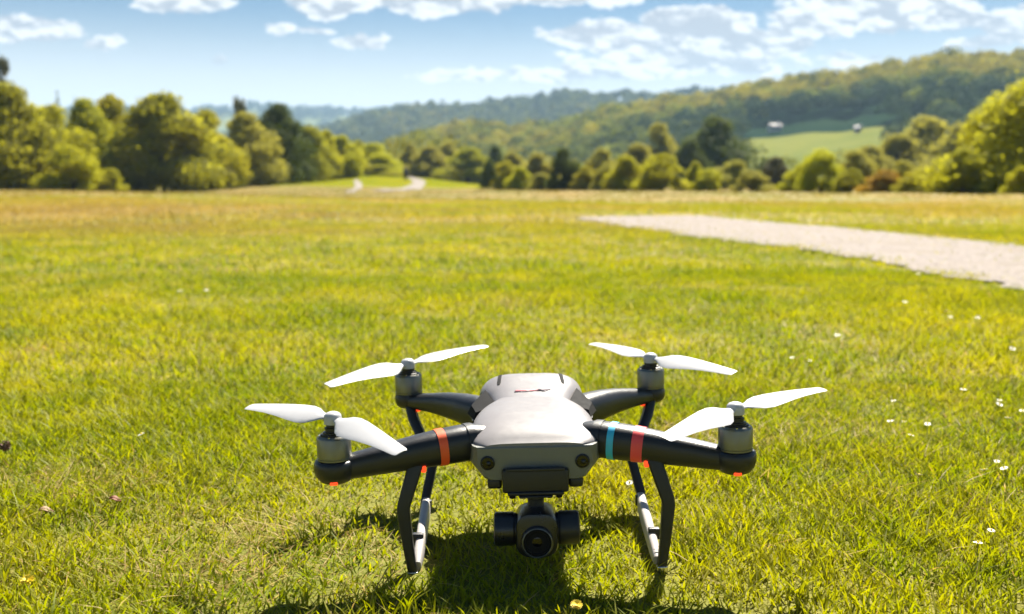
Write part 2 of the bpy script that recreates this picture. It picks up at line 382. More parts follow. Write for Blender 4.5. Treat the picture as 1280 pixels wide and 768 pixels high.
# ------------------------------------------------------------------ grass
def vnoise(x, y, s, seed=0):
    """smooth value noise"""
    g = np.random.default_rng(seed).random((64, 64)); x = x * s; y = y * s
    xi = np.floor(x).astype(int); yi = np.floor(y).astype(int); fx = x - xi; fy = y - yi; fx = fx * fx * (3 - 2 * fx); fy = fy * fy * (3 - 2 * fy)
    G = lambda a, b: g[a % 64, b % 64]
    return (G(xi, yi) * (1 - fx) + G(xi + 1, yi) * fx) * (1 - fy) + (G(xi, yi + 1) * (1 - fx) + G(xi + 1, yi + 1) * fx) * fy
def grass_mat():
    m = bpy.data.materials.new('grass_blades'); m.use_nodes = True; t = NT(m.node_tree); b = t.n['Principled BSDF']; out = t.n['Material Output']
    var = t.new('ShaderNodeAttribute', attribute_name='var').outputs['Fac']; dry = t.new('ShaderNodeAttribute', attribute_name='dry').outputs['Fac']
    pos = t.new('ShaderNodeNewGeometry').outputs['Position']; big, mid, small = ground_colors(t, pos)
    g = t.mix(var, (0.120, 0.172, 0.014), (0.292, 0.290, 0.021))
    g = t.mix(t.step(mid, 0.38, 0.66), g, (0.345, 0.315, 0.026))
    g = t.mix(t.step(small, 0.45, 0.75, 0, 0.6), g, (0.17, 0.225, 0.010))
    cl = t.noise(pos, 3.2, 3.0, 0.6); g = t.mix(t.step(cl, 0.54, 0.70, 0, 0.6), g, t.mix(var, (0.055, 0.105, 0.010), (0.13, 0.19, 0.014)))
    sp = t.new('ShaderNodeSeparateXYZ'); t.put(sp.inputs[0], pos)
    g = t.mix(t.math('MULTIPLY', t.step(big, 0.42, 0.60, 0.0, 0.75), t.step(sp.outputs[1], 4.0, 14.0)), g, t.mix(var, (0.27, 0.19, 0.035), (0.38, 0.26, 0.06)))
    dd = t.vec('MULTIPLY', t.vec('SUBTRACT', pos, (-6.5, 13.0, 0)).outputs[0], (0.17, 0.13, 0)).outputs[0]
    dq = t.math('ADD', t.vec('LENGTH', dd).outputs['Value'], t.math('MULTIPLY', t.math('SUBTRACT', t.noise(pos, 0.55, 5.0, 0.65), 0.5), 2.4))
    g = t.mix(t.step(dq, 0.35, 1.15, 0.8, 0.0), g, t.mix(var, (0.24, 0.155, 0.045), (0.33, 0.225, 0.075)))     # dry tan patch
    g = t.mix(t.step(sp.outputs[1], 22.0, 45.0, 0.0, 0.9), g, t.mix(mid, (0.115, 0.105, 0.010), (0.16, 0.115, 0.022)))
    c = t.mix(dry, g, t.mix(var, (0.34, 0.205, 0.06), (0.52, 0.40, 0.19)))
    t.put(b.inputs['Base Color'], c); b.inputs['Roughness'].default_value = 0.55; b.inputs['Specular IOR Level'].default_value = 0.18
    tr = t.new('ShaderNodeBsdfTranslucent'); hs = t.new('ShaderNodeHueSaturation'); t.put(hs.inputs['Color'], c); hs.inputs['Saturation'].default_value = 1.08; hs.inputs['Value'].default_value = 1.42; t.put(tr.inputs[0], hs.outputs[0])
    mx = t.new('ShaderNodeMixShader'); mx.inputs[0].default_value = 0.45; t.l.new(b.outputs[0], mx.inputs[1]); t.l.new(tr.outputs[0], mx.inputs[2]); t.l.new(mx.outputs[0], out.inputs[0])
    return m
ZONES = [  # y0, y1, blades per m2, height lo, hi, half width, levels, dry share
    (0.55, 2.0, 52000, 0.010, 0.031, 0.0010, 3, 0.08),
    (2.0, 4.5, 16000, 0.011, 0.033, 0.0015, 2, 0.10),
    (4.5, 10, 4200, 0.014, 0.036, 0.0027, 2, 0.18),
    (10, 28, 560, 0.022, 0.05, 0.008, 1, 0.30),
    (28, 100, 24, 0.03, 0.06, 0.03, 1, 0.25)]
V = []; L = []; ST_ = []; VA = []; DR = []; nv = 0; nl = 0
for (y0, y1, den, h0, h1, hw, lev, dsh) in ZONES:
    area = 1.15 * (y1 ** 2 - y0 ** 2) + 1.1 * (y1 - y0); n = int(area * den)
    u = rng.random(n); y = np.sqrt(y0 ** 2 + u * (y1 ** 2 - y0 ** 2)); x = (rng.random(n) * 2 - 1) * (1.15 * y + 0.55)
    k = (np.abs(x) < 0.64 * y + 0.3) | (rng.random(n) < 0.5); x, y = x[k], y[k]; n = len(x)
    jx, jy = x + rng.normal(0, 0.10, n), y + rng.normal(0, 0.14, n)
    k = ~inside(PATH_POLY, jx, jy) | (rng.random(n) < 0.03); x, y = x[k], y[k]; n = len(x)
    s_ = 1.0 / max(0.05, y0 * 0.12)
    clump = vnoise(x + 31, y + 17, 9.0, 3) * 0.5 + vnoise(x + 5, y + 7, 2.3, 4) * 0.5
    patch = vnoise(x + 50, y + 50, 0.35, 5) * 0.6 + vnoise(x + 50, y + 50, 1.3, 6) * 0.4
    h = (h0 + (h1 - h0) * rng.random(n) ** 1.6) * (0.4 + 1.2 * clump)
    near_skid = (np.abs(np.abs(x - 0.0265) - 0.130) < 0.016) & (y > 0.955) & (y < 1.19); h = np.where(near_skid, h * 0.4, h)   # pressed down under the skids
    straw = np.exp(-((x + 0.30) ** 2 / 0.05 + (y - 1.05) ** 2 / 0.03)) * 0.5 * vnoise(x + 9, y + 9, 14.0, 8) * 1.5 + 0.3 * S((vnoise(x + 70, y + 33, 3.5, 9) - 0.72) / 0.15)      # flattened dry patch in front on one side
    dry = (rng.random(n) < np.clip(dsh * (0.2 + 1.7 * S((patch - 0.3) / 0.4)) + straw, 0, 0.9)).astype(float)
    ang = rng.random(n) * 2 * np.pi; lean = rng.uniform(0.2, 1.25, n) * h * (1 + 0.9 * dry); h = h * np.where((dry > 0) & (rng.random(n) < 0.6), 0.55, 1.0)
    lean = np.where((dry > 0) & (straw > 0.1), lean * 1.6, lean)
    dx, dy = np.cos(ang), np.sin(ang); fa_ = ang + rng.normal(0, 0.9, n) + np.pi / 2; wx, wy = np.cos(fa_), np.sin(fa_)
    wd = hw * rng.uniform(0.65, 1.5, n) * (1 - 0.35 * dry)
    z = ground_h(x, y) - 0.003
    rows = []
    for l in range(lev):
        f = l / lev; off = lean * f ** 1.8; ww = wd * (1 - 0.35 * f)
        for sgn in (-1, 1): rows.append(np.stack([x + dx * off + wx * ww * sgn, y + dy * off + wy * ww * sgn, z + h * (f if lev > 1 else 0)], 1))
    rows.append(np.stack([x + dx * lean, y + dy * lean, z + h * 0.96], 1))
    vv = np.stack(rows, 1); nb = vv.shape[1]; base = nv + np.arange(n)[:, None] * nb
    fl = []; cnt = []
    for l in range(lev - 1): fl.append(base + np.array([2 * l, 2 * l + 1, 2 * l + 3, 2 * l + 2])); cnt.append(4)
    fl.append(base + np.array([2 * lev - 2, 2 * lev - 1, 2 * lev])); cnt.append(3)
    lp = np.concatenate(fl, 1); st = nl + np.arange(n)[:, None] * sum(cnt) + np.concatenate([[0], np.cumsum(cnt)[:-1]])
    V.append(vv.reshape(-1, 3)); L.append(lp.ravel()); ST_.append(st.ravel()); VA.append(np.repeat(rng.random(n), nb)); DR.append(np.repeat(dry * rng.uniform(0.6, 1, n), nb))
    nv += n * nb; nl += lp.size
me = mesh_np('grass', np.concatenate(V), np.concatenate(L), np.concatenate(ST_), grass_mat(), attrs={'var': np.concatenate(VA), 'dry': np.concatenate(DR)})
tag(obj('grass', me), 'short sunlit yellow-green grass covering the field', 'grass', kind='stuff')
del V, L, ST_, VA, DR

# ------------------------------------------------------------------ leaves, trees and shrubs
def leaf_mat(name, a, b_, tcol, tr_fac=0.45):
    m = bpy.data.materials.new(name); m.use_nodes = True; t = NT(m.node_tree); b = t.n['Principled BSDF']; out = t.n['Material Output']
    var = t.new('ShaderNodeAttribute', attribute_name='var').outputs['Fac']
    rnd = t.new('ShaderNodeObjectInfo').outputs['Random']
    c = t.mix(var, a, b_)
    hs = t.new('ShaderNodeHueSaturation'); t.put(hs.inputs['Color'], c)
    t.put(hs.inputs['Hue'], t.math('MULTIPLY_ADD', rnd, 0.03, 0.485)); t.put(hs.inputs['Value'], t.math('MULTIPLY_ADD', rnd, 0.35, 0.82))
    t.put(b.inputs['Base Color'], hs.outputs[0]); b.inputs['Roughness'].default_value = 0.75; b.inputs['Specular IOR Level'].default_value = 0.1
    tr = t.new('ShaderNodeBsdfTranslucent'); tr.inputs[0].default_value = (*tcol, 1)
    mx = t.new('ShaderNodeMixShader'); mx.inputs[0].default_value = tr_fac; t.l.new(b.outputs[0], mx.inputs[1]); t.l.new(tr.outputs[0], mx.inputs[2]); t.l.new(mx.outputs[0], out.inputs[0])
    return m
LM = {'green': leaf_mat('leaves_green', (0.162, 0.207, 0.019), (0.351, 0.329, 0.023), (0.432, 0.413, 0.019)),
      'dark': leaf_mat('leaves_dark', (0.062, 0.090, 0.019), (0.125, 0.140, 0.024), (0.125, 0.160, 0.016), 0.25),
      'lime': leaf_mat('leaves_lime', (0.235, 0.274, 0.014), (0.470, 0.435, 0.021), (0.549, 0.529, 0.018)),
      'olive': leaf_mat('leaves_olive', (0.213, 0.220, 0.041), (0.370, 0.352, 0.063), (0.470, 0.429, 0.054)),
      'ochre': leaf_mat('leaves_ochre', (0.218, 0.240, 0.016), (0.420, 0.370, 0.022), (0.454, 0.400, 0.016)),
      'orange': leaf_mat('leaves_orange', (0.266, 0.182, 0.021), (0.420, 0.266, 0.028), (0.448, 0.280, 0.014)),
      'grey': leaf_mat('leaves_grey', (0.126, 0.119, 0.063), (0.224, 0.210, 0.112), (0.168, 0.168, 0.056), 0.2)}
M_BARK = plastic('bark', (0.09, 0.07, 0.05), 0.9, 0.8, 40.0, 0.4)

def crown_mesh(kind, seed, n_leaf, leaf):
    """leaf faces spread through the lobes of a crown; height 1, width 1, base at 0"""
    g = np.random.default_rng(seed); lobes = []
    if kind == 'conifer':
        for k in range(26):
            f = k / 25; z = 0.06 + 0.9 * f; rr = 0.46 * (1 - f) ** 0.85 + 0.03
            for _ in range(max(2, int(7 * (1 - f)))):
                a = g.random() * 6.283; lobes.append((math.cos(a) * rr * 0.6, math.sin(a) * rr * 0.6, z, rr * 0.5, 0.045))
    else:
        P = dict(round=(0.02, 0.97, 52, 0.19, 0.62), tall=(0.0, 0.98, 52, 0.18, 0.72), column=(0.0, 0.98, 44, 0.2, 0.75), sparse=(0.32, 0.97, 22, 0.13, 0.7), bush=(0.0, 0.97, 28, 0.22, 0.8), slope=(0.0, 0.98, 34, 0.19, 0.8))[kind]
        lo, hi, nl_, lr, pw = P
        for _ in range(nl_):
            f = g.random(); z = lo + (hi - lo) * f
            env = math.sin(math.pi * min(1, (0.16 + 0.84 * f)) ** pw) if kind in ('round', 'tall', 'column') else 0.85 * math.sqrt(max(0.05, 1 - f * f * .9)) if kind == 'sparse' else math.cos(f * math.pi / 2) ** 0.65
            env = max(env, 0.3 if z < 0.5 else 0.14); a = g.random() * 6.283; rr = 0.40 * env * math.sqrt(g.uniform(0.15, 1))
            x, y = math.cos(a) * rr, math.sin(a) * rr
            if kind == 'slope': z *= min(1.0, max(0.35, 0.62 + x * 1.0))
            s = lr * g.uniform(0.6, 1.15) * (0.55 + 0.45 * env); z = min(max(z, s * 0.8), 1.0 - s * 0.8)
            lobes.append((x, y, z, s, s * g.uniform(0.75, 1.0)))
    lb = np.array(lobes); wgt = lb[:, 3] ** 2; idx = g.choice(len(lb), n_leaf, p=wgt / wgt.sum())
    d = g.normal(size=(n_leaf, 3)); d /= np.linalg.norm(d, axis=1)[:, None]; rr = g.random(n_leaf) ** 0.35 * (1 + 0.18 * g.normal(size=n_leaf) * (g.random(n_leaf) < 0.3))
    P_ = lb[idx, :3] + d * rr[:, None] * lb[idx][:, [3, 3, 4]]; P_[:, 2] = np.maximum(P_[:, 2], 0.012)
    if kind != 'conifer': P_[:, 2] = np.maximum(P_[:, 2] / np.percentile(P_[:, 2], 99.3), 0.012); P_[:, :2] *= 0.5 / np.percentile(np.hypot(P_[:, 0], P_[:, 1]), 95)
    nrm = d + g.normal(size=(n_leaf, 3)) * 0.55; nrm /= np.linalg.norm(nrm, axis=1)[:, None]
    t1 = np.cross(nrm, g.normal(size=(n_leaf, 3))); t1 /= np.linalg.norm(t1, axis=1)[:, None]; t2 = np.cross(nrm, t1)
    s = leaf * g.uniform(0.6, 1.4, n_leaf)[:, None]
    vv = np.stack([P_ - t1 * s, P_ + t2 * s * 0.62 - t1 * s * 0.1, P_ + t1 * s, P_ - t2 * s * 0.62 + t1 * s * 0.1], 1)
    lv = g.random(len(lb))
    var = np.clip(0.55 * lv[idx] + 0.45 * g.random(n_leaf), 0, 1)
    return mesh_np('crown', vv.reshape(-1, 3), np.arange(n_leaf * 4), np.arange(n_leaf) * 4, LM['green'], attrs={'var': np.repeat(var, 4)})
def trunk_mesh(kind, seed):
    g = random.Random(seed); mb = MB()
    top = 0.9 if kind in ('conifer', 'column', 'tall') else 0.7
    if kind in ('bush', 'slope'):
        for _ in range(5):
            a = g.random() * 6.28; mb.tube([(0.02 * math.cos(a), 0.02 * math.sin(a), -0.02), (0.12 * math.cos(a), 0.12 * math.sin(a), 0.3), (0.25 * math.cos(a), 0.25 * math.sin(a), 0.55)], [0.02, 0.014, 0.005], 7)
    else:
        pts = [(0, 0, -0.03)] + [(g.uniform(-.02, .02), g.uniform(-.02, .02), top * k / 5) for k in range(1, 6)]
        mb.tube(pts, [0.035, 0.028, 0.024, 0.019, 0.013, 0.005], 9)
        for k in range(9):
            z = g.uniform(0.25, top * 0.9); a = g.random() * 6.28; l = g.uniform(0.2, 0.36)
            mb.tube([(0, 0, z), (l * .5 * math.cos(a), l * .5 * math.sin(a), z + l * .3), (l * math.cos(a), l * math.sin(a), z + l * .55)], [0.012, 0.008, 0.003], 6)
    me = mesh_py('trunk', mb.v, mb.f, M_BARK, smooth=True); return me
VAR = {}
for kind, cnt, nlf, lf in (('round', 4, 24000, 0.019), ('tall', 3, 24000, 0.019), ('column', 2, 17000, 0.021), ('conifer', 2, 9000, 0.02), ('sparse', 2, 2600, 0.032), ('bush', 4, 20000, 0.021), ('slope', 1, 34000, 0.015)):
    VAR[kind] = [(crown_mesh(kind, 100 * len(kind) + s, nlf, lf), trunk_mesh(kind, 55 + s)) for s in range(cnt)]
COUNT = {}
def plant(px, ytop, wpx, D, kind, mat, label, group=None, name=None, cat=None, rz=None):
    b = ground_at(px, D); top = at(px, ytop - (2 if kind == 'bush' else 0), D); H = max(0.4, top.z - b.z); Wd = wpx / 1262.0 * D
    k = COUNT.get(kind, 0); COUNT[kind] = k + 1; cm, tm = VAR[kind][k % len(VAR[kind])]
    low = kind in ('bush', 'slope')
    name = name or {'conifer': 'conifer_tree', 'bush': 'shrub', 'slope': 'tall_shrub'}.get(kind, 'broadleaf_tree')
    r = empty(name, b); r.rotation_euler = (0, 0, random.random() * 6.28 if rz is None else rz); tag(r, label, cat or ('shrub' if low else 'tree'), group)
    for nm, me in (('crown', cm), ('trunk', tm)):
        o = obj(nm, me, r); k_ = 1.08 if low else 1.12; o.scale = (Wd * k_, Wd * k_, H)
        if nm == 'crown': o.material_slots[0].link = 'OBJECT'; o.material_slots[0].material = LM[mat]
    return r
GL, GM, GR, GS = 'trees in the row along the field edge', 'trees and bushes at the head of the valley', 'trees standing beyond the hedge of shrubs', 'shrubs along the edge of the field'
T = [  # bearing, top, width, depth, form, leaves, label, group
    (8, 76, 44, 112, 'sparse', 'grey', 'thin greyish tree rising above all others, at the left edge of the photo', GL),
    (12, 110, 112, 78, 'round', 'green', 'big broad green tree at the left end of the tree row', GL),
    (-70, 95, 130, 74, 'round', 'green', 'green tree just outside the left edge of the photo', GL),
    (66, 136, 92, 84, 'tall', 'lime', 'yellow-green tree between the big left end tree and the dark spire', GL),
    (77, 110, 34, 112, 'conifer', 'dark', 'dark pointed conifer poking out above the left trees', GL),
    (98, 119, 38, 108, 'conifer', 'dark', 'second, lower dark conifer beside the pointed one', GL),
    (112, 128, 76, 88, 'tall', 'green', 'upright green tree just right of the two conifers', GL),
    (142, 124, 86, 100, 'round', 'ochre', 'ochre-tinted tree behind the upright green one in the row', GL),
    (90, 186, 64, 76, 'bush', 'lime', 'low yellow-green bush at the foot of the left trees', GS),
    (138, 214, 36, 80, 'bush', 'lime', 'small round bush at the foot of the ochre-tinted tree', GS),
    (204, 122, 140, 92, 'round', 'green', 'widest tree of the row, rounded, green turning golden on top', GL),
    (176, 140, 70, 98, 'tall', 'green', 'tree half hidden at the left shoulder of the widest tree', GL),
    (218, 114, 24, 125, 'conifer', 'dark', 'tiny dark conifer tip showing above the widest tree', GL),
    (262, 142, 84, 98, 'tall', 'ochre', 'golden-sided tree touching the right side of the widest tree', GL),
    (310, 144, 84, 104, 'column', 'olive', 'upright olive tree with a pale lit right side', GL),
    (304, 124, 22, 135, 'sparse', 'grey', 'thin bare-topped tree standing behind the upright olive tree', GL),
    (350, 134, 76, 112, 'tall', 'dark', 'dark green tree with a bushy brown-green top, past the upright olive tree', GL),
    (388, 160, 54, 122, 'column', 'green', 'slim green tree next to the dark bushy-topped one', GL),
    (408, 165, 44, 128, 'column', 'lime', 'slim lime tree, third from the right end of the tall row', GL),
    (428, 171, 48, 132, 'column', 'lime', 'slim lime tree, second from the right end of the tall row', GL),
    (448, 178, 40, 150, 'round', 'green', 'small round green tree behind the end of the tall row', GL),
    (468, 180, 62, 142, 'round', 'lime', 'round lime tree just left of the walker on the track', GL),
    (462, 206, 60, 138, 'bush', 'lime', 'low lime bush below the round lime tree by the track', GS),
    (513, 181, 34, 170, 'tall', 'olive', 'pale olive tree right behind the walker', GM),
    (536, 184, 52, 165, 'round', 'olive', 'rounded olive tree over the bend of the track', GM),
    (560, 180, 50, 178, 'round', 'olive', 'taller olive tree behind the rounded one at the bend', GM),
    (586, 186, 66, 160, 'round', 'green', 'spreading green tree with a visible trunk past the bend', GM),
    (612, 200, 24, 104, 'column', 'dark', 'narrow near-black upright bush standing alone in front of olive trees', GS),
    (620, 184, 30, 175, 'column', 'dark', 'dark slim tree top behind the near-black upright bush', GM),
    (640, 192, 44, 150, 'round', 'olive', 'olive tree between the near-black bush and the dark round one', GM),
    (632, 206, 32, 98, 'bush', 'ochre', 'small golden bush right beside the near-black upright bush', GS),
    (648, 212, 30, 94, 'bush', 'lime', 'small lime bush next to the small golden bush', GS),
    (672, 193, 44, 130, 'round', 'olive', 'dull olive tree behind the gap left of the dark round bush', GM),
    (676, 219, 30, 92, 'bush', 'olive', 'low olive bush at the foot of the dull olive tree', GS),
    (703, 188, 40, 90, 'tall', 'dark', 'dark rounded bush, the darkest along the far field edge', GS),
    (732, 212, 34, 88, 'bush', 'ochre', 'low golden bush right of the darkest rounded bush', GS),
    (752, 188, 50, 125, 'round', 'olive', 'tall olive tree behind the low golden bush', GM),
    (757, 208, 34, 86, 'bush', 'olive', 'olive bush in front of the tall olive tree', GS),
    (779, 199, 44, 82, 'bush', 'lime', 'bright lime bush with a dark left side, in front of the olive trees', GS),
    (798, 182, 56, 120, 'round', 'olive', 'olive tree between the two bright lime bushes', GM),
    (826, 196, 62, 78, 'bush', 'lime', 'largest bright lime bush of the middle, square topped', GS),
    (822, 157, 56, 165, 'round', 'olive', 'tall round olive tree beside the large dark green one', GR),
    (896, 150, 98, 150, 'round', 'dark', 'large dark green double-topped tree in front of the hill meadow', GR),
    (862, 178, 44, 140, 'tall', 'dark', 'dark tree tucked under the left side of the large dark green one', GR),
    (868, 206, 26, 80, 'bush', 'green', 'small green bush with a pointed top below the large dark green tree', GS),
    (884, 215, 36, 76, 'bush', 'lime', 'low lime bush below the large dark green tree', GS),
    (918, 204, 52, 84, 'bush', 'olive', 'pale olive feathery bush below the large dark green tree', GS),
    (940, 216, 46, 70, 'bush', 'olive', 'low olive bush between the feathery bush and the grey-brown tree', GS),
    (969, 198, 44, 82, 'round', 'grey', 'small grey-brown tree at the lower edge of the hill meadow', GS),
    (998, 210, 40, 66, 'bush', 'lime', 'small lime bush left of the tall lime one under the meadow', GS),
    (1026, 192, 54, 62, 'bush', 'lime', 'tall lime bush with a dark middle, standing under the hill meadow', GS),
    (1068, 192, 54, 88, 'bush', 'olive', 'olive bush behind the tall lime bush', GS),
    (1062, 214, 44, 60, 'bush', 'green', 'low green bush between the tall lime bush and the orange one', GS),
    (1086, 184, 66, 120, 'round', 'olive', 'olive tree at the right corner of the hill meadow', GR),
    (1106, 216, 52, 56, 'bush', 'orange', 'low orange autumn bush', GS),
    (1150, 216, 60, 54, 'bush', 'ochre', 'low golden-yellow bush between the orange one and the big sloping shrub', GS),
    (1128, 204, 40, 62, 'bush', 'olive', 'olive bush behind the orange and golden bushes', GS),
    (1122, 170, 84, 130, 'round', 'olive', 'pale olive tree left of the broad grey-olive one', GR),
    (1158, 150, 112, 140, 'round', 'olive', 'broad grey-olive tree, tallest left of the big sloping shrub', GR),
    (1200, 158, 88, 125, 'round', 'olive', 'grey-olive tree half behind the big sloping shrub', GR),
    (1268, 106, 190, 46, 'slope', 'lime', 'biggest shrub, its top sloping up to the right edge of the photo', GS),
    (1205, 190, 62, 44, 'bush', 'green', 'dark-sided green shrub at the low end of the big sloping shrub', GS),
    (1272, 212, 34, 40, 'bush', 'lime', 'small round lime bush in front of the big sloping shrub', GS),
    (1360, 88, 170, 52, 'tall', 'green', 'green tree just outside the right edge of the photo', GR)]
for (px, yt, wp, D, kd, mt, lab, grp) in T:
    plant(px, yt, wp, D, kd, mt, lab, grp, rz=0.0 if kd == 'slope' else None)

# woods on the hills: far masses of crowns nobody could count
def wood(name, xs, ys, rs, crown, quad, nq, cols, label, hue_f=None, seed=1):
    g = np.random.default_rng(seed); x, y, s = xs, ys, crown * g.uniform(0.78, 1.18, len(xs)); n = len(x); z = ground_h(x, y)
    d = g.normal(size=(n, nq, 3)); d /= np.linalg.norm(d, axis=2)[:, :, None]; d[:, :, 2] = np.abs(d[:, :, 2]) * 1.1 - 0.35
    rr = g.random((n, nq, 1)) ** 0.16
    asp = g.uniform(0.9, 1.25, n)[:, None]
    P_ = d * rr * s[:, None, None] * 0.5; P_[:, :, 2] *= asp
    P_[:, :, 0] += x[:, None]; P_[:, :, 1] += y[:, None]; P_[:, :, 2] += (z + s * 0.55 * asp[:, 0])[:, None]
    nm = d + g.normal(size=d.shape) * 0.38; nm /= np.linalg.norm(nm, axis=2)[:, :, None]
    t1 = np.cross(nm, g.normal(size=d.shape)); t1 /= np.linalg.norm(t1, axis=2)[:, :, None]; t2 = np.cross(nm, t1); q = quad * g.uniform(0.6, 1.4, (n, nq, 1))
    vv = np.stack([P_ - t1 * q, P_ + t2 * q * 0.7, P_ + t1 * q, P_ - t2 * q * 0.7], 2).reshape(-1, 3); m = n * nq
    var = np.clip(g.random(n)[:, None] * 0.75 + 0.25 * g.random((n, nq)), 0, 1)
    hue = g.random(n) if hue_f is None else hue_f(x, y, z, g)
    me = mesh_np(name, vv, np.arange(m * 4), np.arange(m) * 4, cols, attrs={'var': np.repeat(var.ravel(), 4), 'hue': np.repeat(np.repeat(hue, nq), 4)})
    return tag(obj(name, me), label, 'woodland', kind='stuff')
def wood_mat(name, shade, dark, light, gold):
    """hue 0..1 picks the crown tone: blue-green, green, yellow-green, gold"""
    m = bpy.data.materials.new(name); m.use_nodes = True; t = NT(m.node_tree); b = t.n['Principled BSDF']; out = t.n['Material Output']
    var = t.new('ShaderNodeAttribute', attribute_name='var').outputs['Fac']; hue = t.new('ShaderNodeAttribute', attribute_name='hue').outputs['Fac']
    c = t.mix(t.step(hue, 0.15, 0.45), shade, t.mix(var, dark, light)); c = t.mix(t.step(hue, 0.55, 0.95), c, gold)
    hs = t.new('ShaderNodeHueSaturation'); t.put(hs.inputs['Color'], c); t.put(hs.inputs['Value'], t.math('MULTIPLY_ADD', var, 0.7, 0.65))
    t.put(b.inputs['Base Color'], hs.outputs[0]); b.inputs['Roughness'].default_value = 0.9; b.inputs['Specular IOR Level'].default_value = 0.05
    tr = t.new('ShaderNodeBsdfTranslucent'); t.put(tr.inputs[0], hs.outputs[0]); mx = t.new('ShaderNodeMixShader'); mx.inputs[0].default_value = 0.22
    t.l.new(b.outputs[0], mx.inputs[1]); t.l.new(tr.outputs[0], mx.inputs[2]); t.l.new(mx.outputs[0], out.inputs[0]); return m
def scatter(r0, r1, p0, p1, spacing, seed):
    g = np.random.default_rng(seed); a0, a1 = math.atan((p0 - 640) / 1253), math.atan((p1 - 640) / 1253)
    n = int((a1 - a0) * (r1 ** 2 - r0 ** 2) / 2 / spacing ** 2); r = np.sqrt(r0 ** 2 + g.random(n) * (r1 ** 2 - r0 ** 2)); a = a0 + (a1 - a0) * g.random(n)
    return r * np.sin(a), r * np.cos(a), r, 640 + 1253 * np.tan(a)
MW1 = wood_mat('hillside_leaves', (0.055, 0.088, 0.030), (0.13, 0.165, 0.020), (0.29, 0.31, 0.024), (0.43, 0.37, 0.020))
MW2 = wood_mat('far_hill_leaves', (0.045, 0.075, 0.04), (0.09, 0.12, 0.03), (0.18, 0.20, 0.035), (0.28, 0.26, 0.04))
MW3 = wood_mat('valley_leaves', (0.10, 0.125, 0.025), (0.18, 0.205, 0.028), (0.25, 0.25, 0.035), (0.36, 0.32, 0.03))
HOUSES = [(966, depth_seen(966, 164.5)), (1069, depth_seen(1069, 165.5))]
x, y, r, p = scatter(300, 690, 330, 1560, 6.4, 11)
k = (~in_meadow(p, r)) & ~((p > 915) & (p < 1130) & (r < 350)) & (hill(r, p, np.cos(np.arctan2(x, y)), NEAR_X, NEAR_Y, 300, 650, 12.0) > -11.5)
for hp, hd_ in HOUSES: k &= ~((np.abs(p - hp) < 22) & (r < hd_ / math.cos(math.atan((hp - 640) / 1253)) + 6) & (r > 330))
def hill_light_tone(x, y, z, g):
    """sunlit gold painted into crowns high on the slope, shade lower down, mixed scrub at the left end"""
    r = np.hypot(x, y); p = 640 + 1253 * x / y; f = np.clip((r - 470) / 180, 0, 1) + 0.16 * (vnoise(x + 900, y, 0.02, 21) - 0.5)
    right = 0.10 + 0.85 * S((f - 0.30) / 0.38)  # hue carries the sunlit upper band and the shaded lower slope
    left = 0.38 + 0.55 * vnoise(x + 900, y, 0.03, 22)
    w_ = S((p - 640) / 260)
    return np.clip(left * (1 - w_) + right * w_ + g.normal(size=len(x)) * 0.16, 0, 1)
wood('hillside_wood', x[k], y[k], r[k], 9.5, 0.75, 130, MW1, 'leafy mixed wood covering the near hill around the pale meadow', hill_light_tone, seed=12)
x, y, r, p = scatter(880, 1440, -900, 1900, 11.0, 13)
k = (np.sin(x * 0.006 + 1) + np.sin(y * 0.011) > -0.75) | (r > 1330)
wood('far_wood', x[k], y[k], r[k], 15.0, 1.9, 50, MW2, 'blue-green woods on the second, farther hill', lambda x, y, z, g: np.clip(0.15 + 0.55 * vnoise(x + 2000, y, 0.008, 23) + 0.14 * g.normal(size=len(x)), 0, 1), seed=14)
x, y, r, p = scatter(1700, 2850, -900, 900, 22.0, 15)
k = (np.sin(x * 0.004 + 1) + np.sin(y * 0.006) > 0.1) | (r > 2650)
wood('distant_wood', x[k], y[k], r[k], 20.0, 4.0, 22, MW2, 'hazy blue woods along the most distant ridge', lambda x, y, z, g: 0.3 * g.random(len(x)), seed=16)
x, y, r, p = scatter(190, 320, 150, 1500, 8.5, 17)
k = (rng.random(len(x)) < 0.8) & ~((p > 925) & (p < 1120) & (r > 235))
wood('valley_wood', x[k], y[k], r[k], 9.5, 0.42, 260, MW3, 'tree tops of the valley below the field edge', lambda x, y, z, g: np.clip(0.45 + 0.25 * g.normal(size=len(x)), 0, 1), seed=18)

